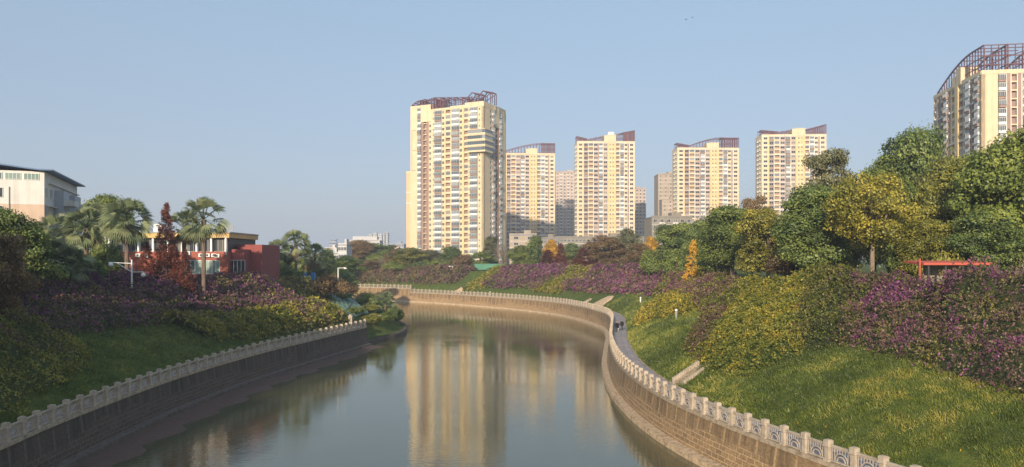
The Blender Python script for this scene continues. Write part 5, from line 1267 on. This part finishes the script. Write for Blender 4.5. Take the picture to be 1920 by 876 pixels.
for k in range(4):
    m = MB(); m.box(0, 1.6, 0, 5, 0, .15); m.box(1.5, 1.6, 0, 5, .15, 1.05); m.box(0, 1.6, 0, .1, .15, 1.05)
    m.build('balcony', [M['apt_white']], root, T(Wf + 1.48, 8, za(380) - k * 3.1)); m.build('balcony', [M['apt_white']], root, T(Wf + 1.48, 19.5, za(380) - k * 3.1))
m = MB(); m.tube([(Wf - 5.2, -.15, 2), (Wf - 5.2, -.15, za(352))], [.08, .08], 6); m.build('drainpipe', [M['grey_metal']], root)

# ------------------------------------------------------------------ street furniture and small things
def lamp(px, Y, top, label, kind, zb=None):
    X, _, zt = at(px, Y, py=top); zb = ground(X, Y) if zb is None else zb; h = zt - zb
    root = empty('street_lamp', (X, Y, zb)); tag(root, label, 'street lamp')
    m = MB(); m.tube([(0, 0, 0), (0, 0, h)], [.14, .09], 10); m.build('pole', [M['white']], root)
    if kind == 'two':
        m = MB(); m.tube([(0, 0, h - .5), (-3.0, 0, h - .35)], [.06, .05], 6); m.tube([(0, 0, h - 1.6), (-1.8, 0, h - .5)], [.05, .04], 6); m.tube([(0, 0, h - 1.6), (1.6, 0, h - 1.6)], [.05, .04], 6); m.build('arm', [M['white']], root)
        for x, z in ((-2.7, h - .65), (1.5, h - 2.0)):
            m = MB(); m.sphere((x, 0, z), .3, 10); m.build('lamp_globe', [M['white']], root, smooth=True)
    else:
        m = MB(); m.tube([(0, 0, h - .1), (1.4 if kind == 'r' else -1.2, 0, h)], [.06, .05], 6); m.box((1.1 if kind == 'r' else -1.4), (1.6 if kind == 'r' else -.9), -.15, .15, h - .22, h - .05); m.build('lamp_head', [M['white']], root)
lamp(247, 97, 487, 'white pole with side arm and two round globes before the red building', 'two')
lamp(172, 97, 486, 'plain white post with short arm beside the thick trunked palm', 'l')
lamp(54, 92, 484, 'thin white post by the low palms near the left edge', 'l')
lamp(634, 140, 502, 'white camera pole with arm reaching right at the top of the netted slope', 'r', zb=9.8)
lamp(849, 262, 499, 'small white pole on the far bank at the foot of the tallest tower', 'l')
# bollard lights on the right slope and other small posts
def bollard(px, py, h, label, mat, side='R'):
    x, y = hit(px, py, side); z = bank(x, y, side); root = empty('bollard_light', (x, y, z)); tag(root, label, 'bollard light')
    m = MB(); m.tube([(0, 0, -.2), (0, 0, h * .8)], [.16, .14], 8); m.build('post', [M[mat]], root)
    m = MB(); m.tube([(0, 0, h * .8), (0, 0, h * .84), (0, 0, h)], [.18, .2, .12], 8); m.build('cap', [M['white']], root)
bollard(1201, 568, 1.2, 'slim white bollard on the grass below the bright purple hedge', 'white')
bollard(1268, 598, 1.3, 'grey bollard on the grass right of the golden vine patch', 'grey_metal')
bollard(919, 553, 1.0, 'tiny white bollard behind the far bend balustrade', 'white')
# retaining green court fence
X0, Yc, zt = at(890, 262, py=495); X1 = (956 - 960) / F0 * Yc
root = empty('court_fence', (X0, Yc, 10.8)); tag(root, 'green mesh sports court fence on the far bank', 'fence')
m = MB(); hh = zt - 10.8; L = X1 - X0
n = 8
for i in range(n): m.box(L * i / n + .08, L * (i + 1) / n - .08, -.03, .03, .1, hh - .12)
m.build('mesh_panel', [M['green_fence']], root)
for i in range(n + 1): 
    m = MB(); m.box(-.07, .07, -.07, .07, 0, hh); m.build('post', [M['green_fence']], root, T(L * i / n, 0, 0))
m = MB(); m.box(0, L, -.06, .06, hh - .1, hh + .05); m.build('top_rail', [M['green_fence']], root)
# blue panels between the palms
for px, lb in ((571, 'left blue box standing between the palms'), (587, 'right blue box standing between the palms')):
    X, Y, z = at(px, 152, py=526); root = empty('blue_bin', (X, Y, ground(X, Y))); tag(root, lb, 'bin', 'blue boxes between the palms')
    m = MB(); m.box(-.4, .4, -.35, .35, 0, 1.3); m.build('body', [M['blue_box']], root)
    m = MB(); m.add([(-.39, -.4, 1.3), (.39, -.4, 1.3), (.39, .4, 1.45), (-.39, .4, 1.45), (-.39, -.4, 1.38), (.39, -.4, 1.38), (.39, .4, 1.53), (-.39, .4, 1.53)], [(0, 3, 2, 1), (4, 5, 6, 7), (0, 1, 5, 4), (1, 2, 6, 5), (2, 3, 7, 6), (3, 0, 4, 7)]); m.build('lid', [M['blue_box']], root)
# red roofed shelter on the right
Ys = 70.0; xs0 = (1727 - 960) / F0 * Ys; xs1 = (1851 - 960) / F0 * Ys; zs_ = H0 + (HOR - 495) / F0 * Ys
root = empty('shelter', (xs0, Ys, 11.4)); tag(root, 'long open shelter with thin red roof above the magenta thicket', 'shelter')
hs = zs_ - 11.4; L = xs1 - xs0
m = MB(); m.add([(-.2, -.8, hs - .1), (L, -.8, hs - .1), (L, 2.6, hs + .1), (-.2, 2.6, hs + .1), (-.2, -.8, hs + .12), (L, -.8, hs + .12), (L, 2.6, hs + .3), (-.2, 2.6, hs + .3)], [(0, 3, 2, 1), (4, 5, 6, 7), (0, 1, 5, 4), (1, 2, 6, 5), (2, 3, 7, 6), (3, 0, 4, 7)]); m.build('roof', [M['roof_red']], root)
for x in (0.4, 2.0, 3.6, 4.8, 5.9): 
    m = MB(); m.box(-.07, .07, -.07, .07, 0, hs - .08); m.build('post', [M['dark']], root, T(x, -.5, 0))
m = MB(); m.box(1.5, 6.1, 2.3, 2.4, .4, hs - .1); m.build('back_panel', [M['grey_wall']], root)
m = MB(); m.box(-.32, -.2, -.3, -.15, 0, hs + .5); m.build('end_post', [M['roof_red']], root)
# stone steps climbing the right slope
def steps(p0, p1, label, side='R', n=16, w_=2.2, mat='coping', cheek=True):
    a = Vector((*p0, bank(*p0, side))); b_ = Vector((*p1, bank(*p1, side))); root = empty('stone_steps', a, math.atan2((b_ - a).y, (b_ - a).x)); tag(root, label, 'steps')
    L = math.hypot((b_ - a).x, (b_ - a).y); dz = b_.z - a.z; m = MB()
    for i in range(n): m.box(L * i / n, L * (i + 1) / n, -w_ / 2, w_ / 2, dz * i / n - .6, dz * (i + 1) / n + .05)
    m.build('treads', [M[mat]], root)
    if cheek:
        for s in (-1, 1):
            m = MB()
            for i in range(n): m.box(L * i / n - .05, L * (i + .55) / n, s * w_ / 2 - .12 + .14 * s, s * w_ / 2 + .12 + .14 * s, dz * i / n - .6, dz * (i + 1) / n + .38)
            m.build('stepped_cheek', [M['rail']], root)
steps(hit(1272, 721, 'R'), hit(1322, 688, 'R'), 'stone steps climbing from the near promenade to the yellow vine', n=14, w_=1.5)
steps(hit(1087, 571, 'R'), hit(1108, 560, 'R'), 'narrow concrete steps up the far slope left of the sandy patch', n=10, w_=2.4, cheek=False)
def patch(pts, name, lift=.06):
    w3 = [hit(px, py, 'R') for px, py in pts]; c = np.mean(w3, axis=0); n = 6; m = MB()
    W = np.array(w3); k = len(W)
    for r_ in range(n + 1):
        for i in range(k):
            p = c + (W[i] - c) * (1 - r_ / n); m.v.append((p[0], p[1], bank(p[0], p[1], 'R') + lift + (.22 if r_ else -.1)))
    for r_ in range(n):
        for i in range(k): a = r_ * k + i; b2 = r_ * k + (i + 1) % k; m.f.append((a, b2, b2 + k, a + k)); m.m.append(0)
    tag(m.build(name, [M['sand']], smooth=True), kind='structure')
patch([(1102, 576), (1112, 570), (1128, 562), (1143, 555), (1152, 555), (1146, 562), (1136, 568), (1130, 574), (1127, 580), (1112, 580)], 'sandy_path')
patch([(848, 549), (858, 545), (866, 539), (869, 542), (864, 549)], 'dirt_track')
# green dust netting draped over the slope beyond the spit
m = MB(); gx, gy = 26, 16
P4 = [np.array(hit(px, py, 'L', 128, 168)) for px, py in ((634, 594), (694, 592), (655, 560), (603, 549))]
for i in range(gx):
    for j in range(gy):
        u = i / (gx - 1); v = j / (gy - 1); p = (P4[0] * (1 - u) + P4[1] * u) * (1 - v) + (P4[3] * (1 - u) + P4[2] * u) * v
        z = bank(p[0], p[1], 'L') + .35 + .25 * math.sin(i * 1.9 + j * .4) * math.sin(j * 1.3); m.v.append((p[0], p[1], z))
for i in range(gx - 1):
    for j in range(gy - 1): a = i * gy + j; m.f.append((a, a + gy, a + gy + 1, a + 1)); m.m.append(0)
o = m.build('dust_netting', [M['netting']], smooth=True); md = o.modifiers.new('thick', 'SOLIDIFY'); md.thickness = .03
tag(o, 'grey green netting sheet draped over the bare slope beyond the spit', 'netting')
m = MB(); pts = []
for k in range(9):
    t = k / 8; p = P4[0] * (1 - t) + P4[2] * t; pts.append((p[0] + 2 * math.sin(t * 3.1), p[1], bank(p[0], p[1], 'L') + .7 + .5 * math.sin(t * 3.14)))
m.tube(pts, [.12] * 9, 7); tag(m.build('drain_hose', [M['dark']], smooth=True), 'dark hose lying in a curve across the green netting', 'hose')
for (px, Y, z, L, ry, lb) in ((692, 147, 2.6, 3.0, 4, 'pale plank lying on the spit below the netting'), (706, 144, 2.6, 1.8, -20, 'short pale plank beside the longer one')):
    X = (px - 960) / F0 * Y; zz = bank(X, Y, 'L') + .35; m = MB(); m.box(-L / 2, L / 2, -.2, .2, 0, .12); m.box(-L / 2 + .2, -L / 2 + .3, -.22, .22, -.3, 0); m.box(L / 2 - .3, L / 2 - .2, -.22, .22, -.3, 0)
    tag(m.build('plank', [M['white_trim']], X=T(X, Y, zz, R(ry))), lb, 'plank')

# people
def person(x, y, z, rz, h, label, coat, legs, skirt=False):
    root = empty('person', (x, y, z), rz); tag(root, label, 'person')
    bm_v = [(0, 0, .93), (0, .0, 1.12), (0, -.01, 1.36), (0, 0, 1.5), (0, .02, 1.62), (0, .01, 1.72),
            (.10, 0, .88), (.11, -.04, .48), (.11, .05, .08), (.11, -.10, .04), (-.10, 0, .88), (-.10, .12, .5), (-.10, .16, .10), (-.1, .02, .04),
            (.2, 0, 1.38), (.26, .04, 1.12), (.25, -.08, .90), (.25, -.12, .80), (-.2, 0, 1.38), (-.26, .0, 1.12), (-.25, -.12, .92), (-.24, -.17, .83)]
    ed = [(0, 1), (1, 2), (2, 3), (3, 4), (4, 5), (0, 6), (6, 7), (7, 8), (8, 9), (0, 10), (10, 11), (11, 12), (12, 13), (2, 14), (14, 15), (15, 16), (16, 17), (2, 18), (18, 19), (19, 20), (20, 21)]
    rad = [.15, .15, .17, .065, .10, .085, .10, .07, .05, .04, .10, .07, .05, .04, .075, .055, .04, .035, .075, .055, .04, .035]
    me = bpy.data.meshes.new('body'); me.from_pydata([(a, b2, c) for a, b2, c in bm_v], ed, []); o = link('body', me, root, Matrix.Scale(h / 1.8, 4))
    sk = o.modifiers.new('skin', 'SKIN'); 
    for i, v in enumerate(me.skin_vertices[0].data): v.radius = (rad[i], rad[i] * (.8 if i < 3 else 1)); v.use_root = (i == 0)
    sb = o.modifiers.new('sub', 'SUBSURF'); sb.levels = 1; sb.render_levels = 2
    me.materials.append(legs)
    # coat: open topped shell following the torso
    m = MB(); n = 12
    rows = [(.60 if skirt else .78, .22, .17), (.95, .20, .15), (1.15, .19, .15), (1.36, .23, .155), (1.46, .15, .12), (1.53, .08, .08)]
    for z_, a_, b2 in rows:
        for k in range(n): t = 2 * math.pi * k / n; m.v.append((a_ * math.cos(t), b2 * math.sin(t), z_))
    for i in range(len(rows) - 1):
        for k in range(n): a = i * n + k; c = i * n + (k + 1) % n; m.f.append((a, c, c + n, a + n)); m.m.append(0)
    for sx, el, hd in ((1, (.27, .04, 1.12), (.26, -.08, .92)), (-1, (-.27, 0, 1.12), (-.26, -.12, .94))): m.tube([(sx * .19, 0, 1.42), el, hd], [.085, .07, .055], 8)
    m.build('coat', [coat], root, Matrix.Scale(h / 1.8, 4), smooth=True)
    m = MB(); m.sphere((0, .015, 1.70), .115, 10, sz=1.05); m.build('hair', [M['dark']], root, Matrix.Scale(h / 1.8, 4), smooth=True)
    m = MB(); m.sphere((0, -.05, 1.66), .085, 10, sz=1.25); m.sphere((0, -.135, 1.655), .018, 6); m.build('face', [skin], root, Matrix.Scale(h / 1.8, 4), smooth=True)
skin = wallmat('skin', (.45, .27, .19), .05, streak=False); blackc = wallmat('black cloth', (.012, .012, .016), .2, streak=False); navy = wallmat('dark trousers', (.03, .03, .04), .2, streak=False); beige = wallmat('pale trousers', (.55, .5, .45), .1, streak=False)
def on_walk(px, py):
    Y = (H0 - 3.3) * F0 / (py - HOR); return (px - 960) / F0 * Y, Y
x, y = on_walk(1155.0, 622.5); person(x, y, 3.31, R(8), 1.68, 'left walker in black coat next to the balustrade', blackc, navy)
x, y = on_walk(1158.2, 621.5); person(x, y, 3.31, R(-6), 1.62, 'middle walker in black coat and pale trousers', blackc, beige, True)
x, y = on_walk(1166, 620); person(x, y, 3.31, R(-4), 1.75, 'right walker dressed all in black, next to the grass edge', blackc, navy)
# birds
for px, py, s, lb in ((1286, 37, 1, 'left and lower of two tiny dark birds high in the sky'), (1298, 33, .85, 'right and higher of two tiny dark birds')):
    X, Y, z = at(px, 150, py=py); root = empty('bird', (X, Y, z), R(20)); tag(root, lb, 'bird', 'birds in the sky')
    m = MB(); m.tube([(-.22 * s, 0, 0), (-.1 * s, 0, .02), (.08 * s, 0, .02), (.2 * s, 0, .03), (.27 * s, 0, .02)], [.01, .05, .06, .035, .01], 8)
    for sd_ in (-1, 1): m.add([(-.05 * s, 0, .03), (.1 * s, 0, .03), (.05 * s, sd_ * .2 * s, .12 * s), (-.02 * s, sd_ * .42 * s, .05 * s), (-.06 * s, sd_ * .2 * s, .10 * s)], [(0, 1, 2, 4), (4, 2, 3)])
    m.build('body', [M['dark']], root)

# ------------------------------------------------------------------ haze: even air round the whole scene
hz = bpy.data.materials.new('haze air'); hz.use_nodes = True; t = hz.node_tree; t.nodes.clear()
pv = t.nodes.new('ShaderNodeVolumePrincipled'); pv.inputs['Density'].default_value = .00034; pv.inputs['Color'].default_value = (.70, .82, 1.0, 1); pv.inputs['Anisotropy'].default_value = .0
out = t.nodes.new('ShaderNodeOutputMaterial'); t.links.new(pv.outputs[0], out.inputs['Volume'])
m = MB(); m.box(-4900, 4900, -3500, 5300, -2, 125); o = m.build('haze', [hz]); o['kind'] = 'stuff'
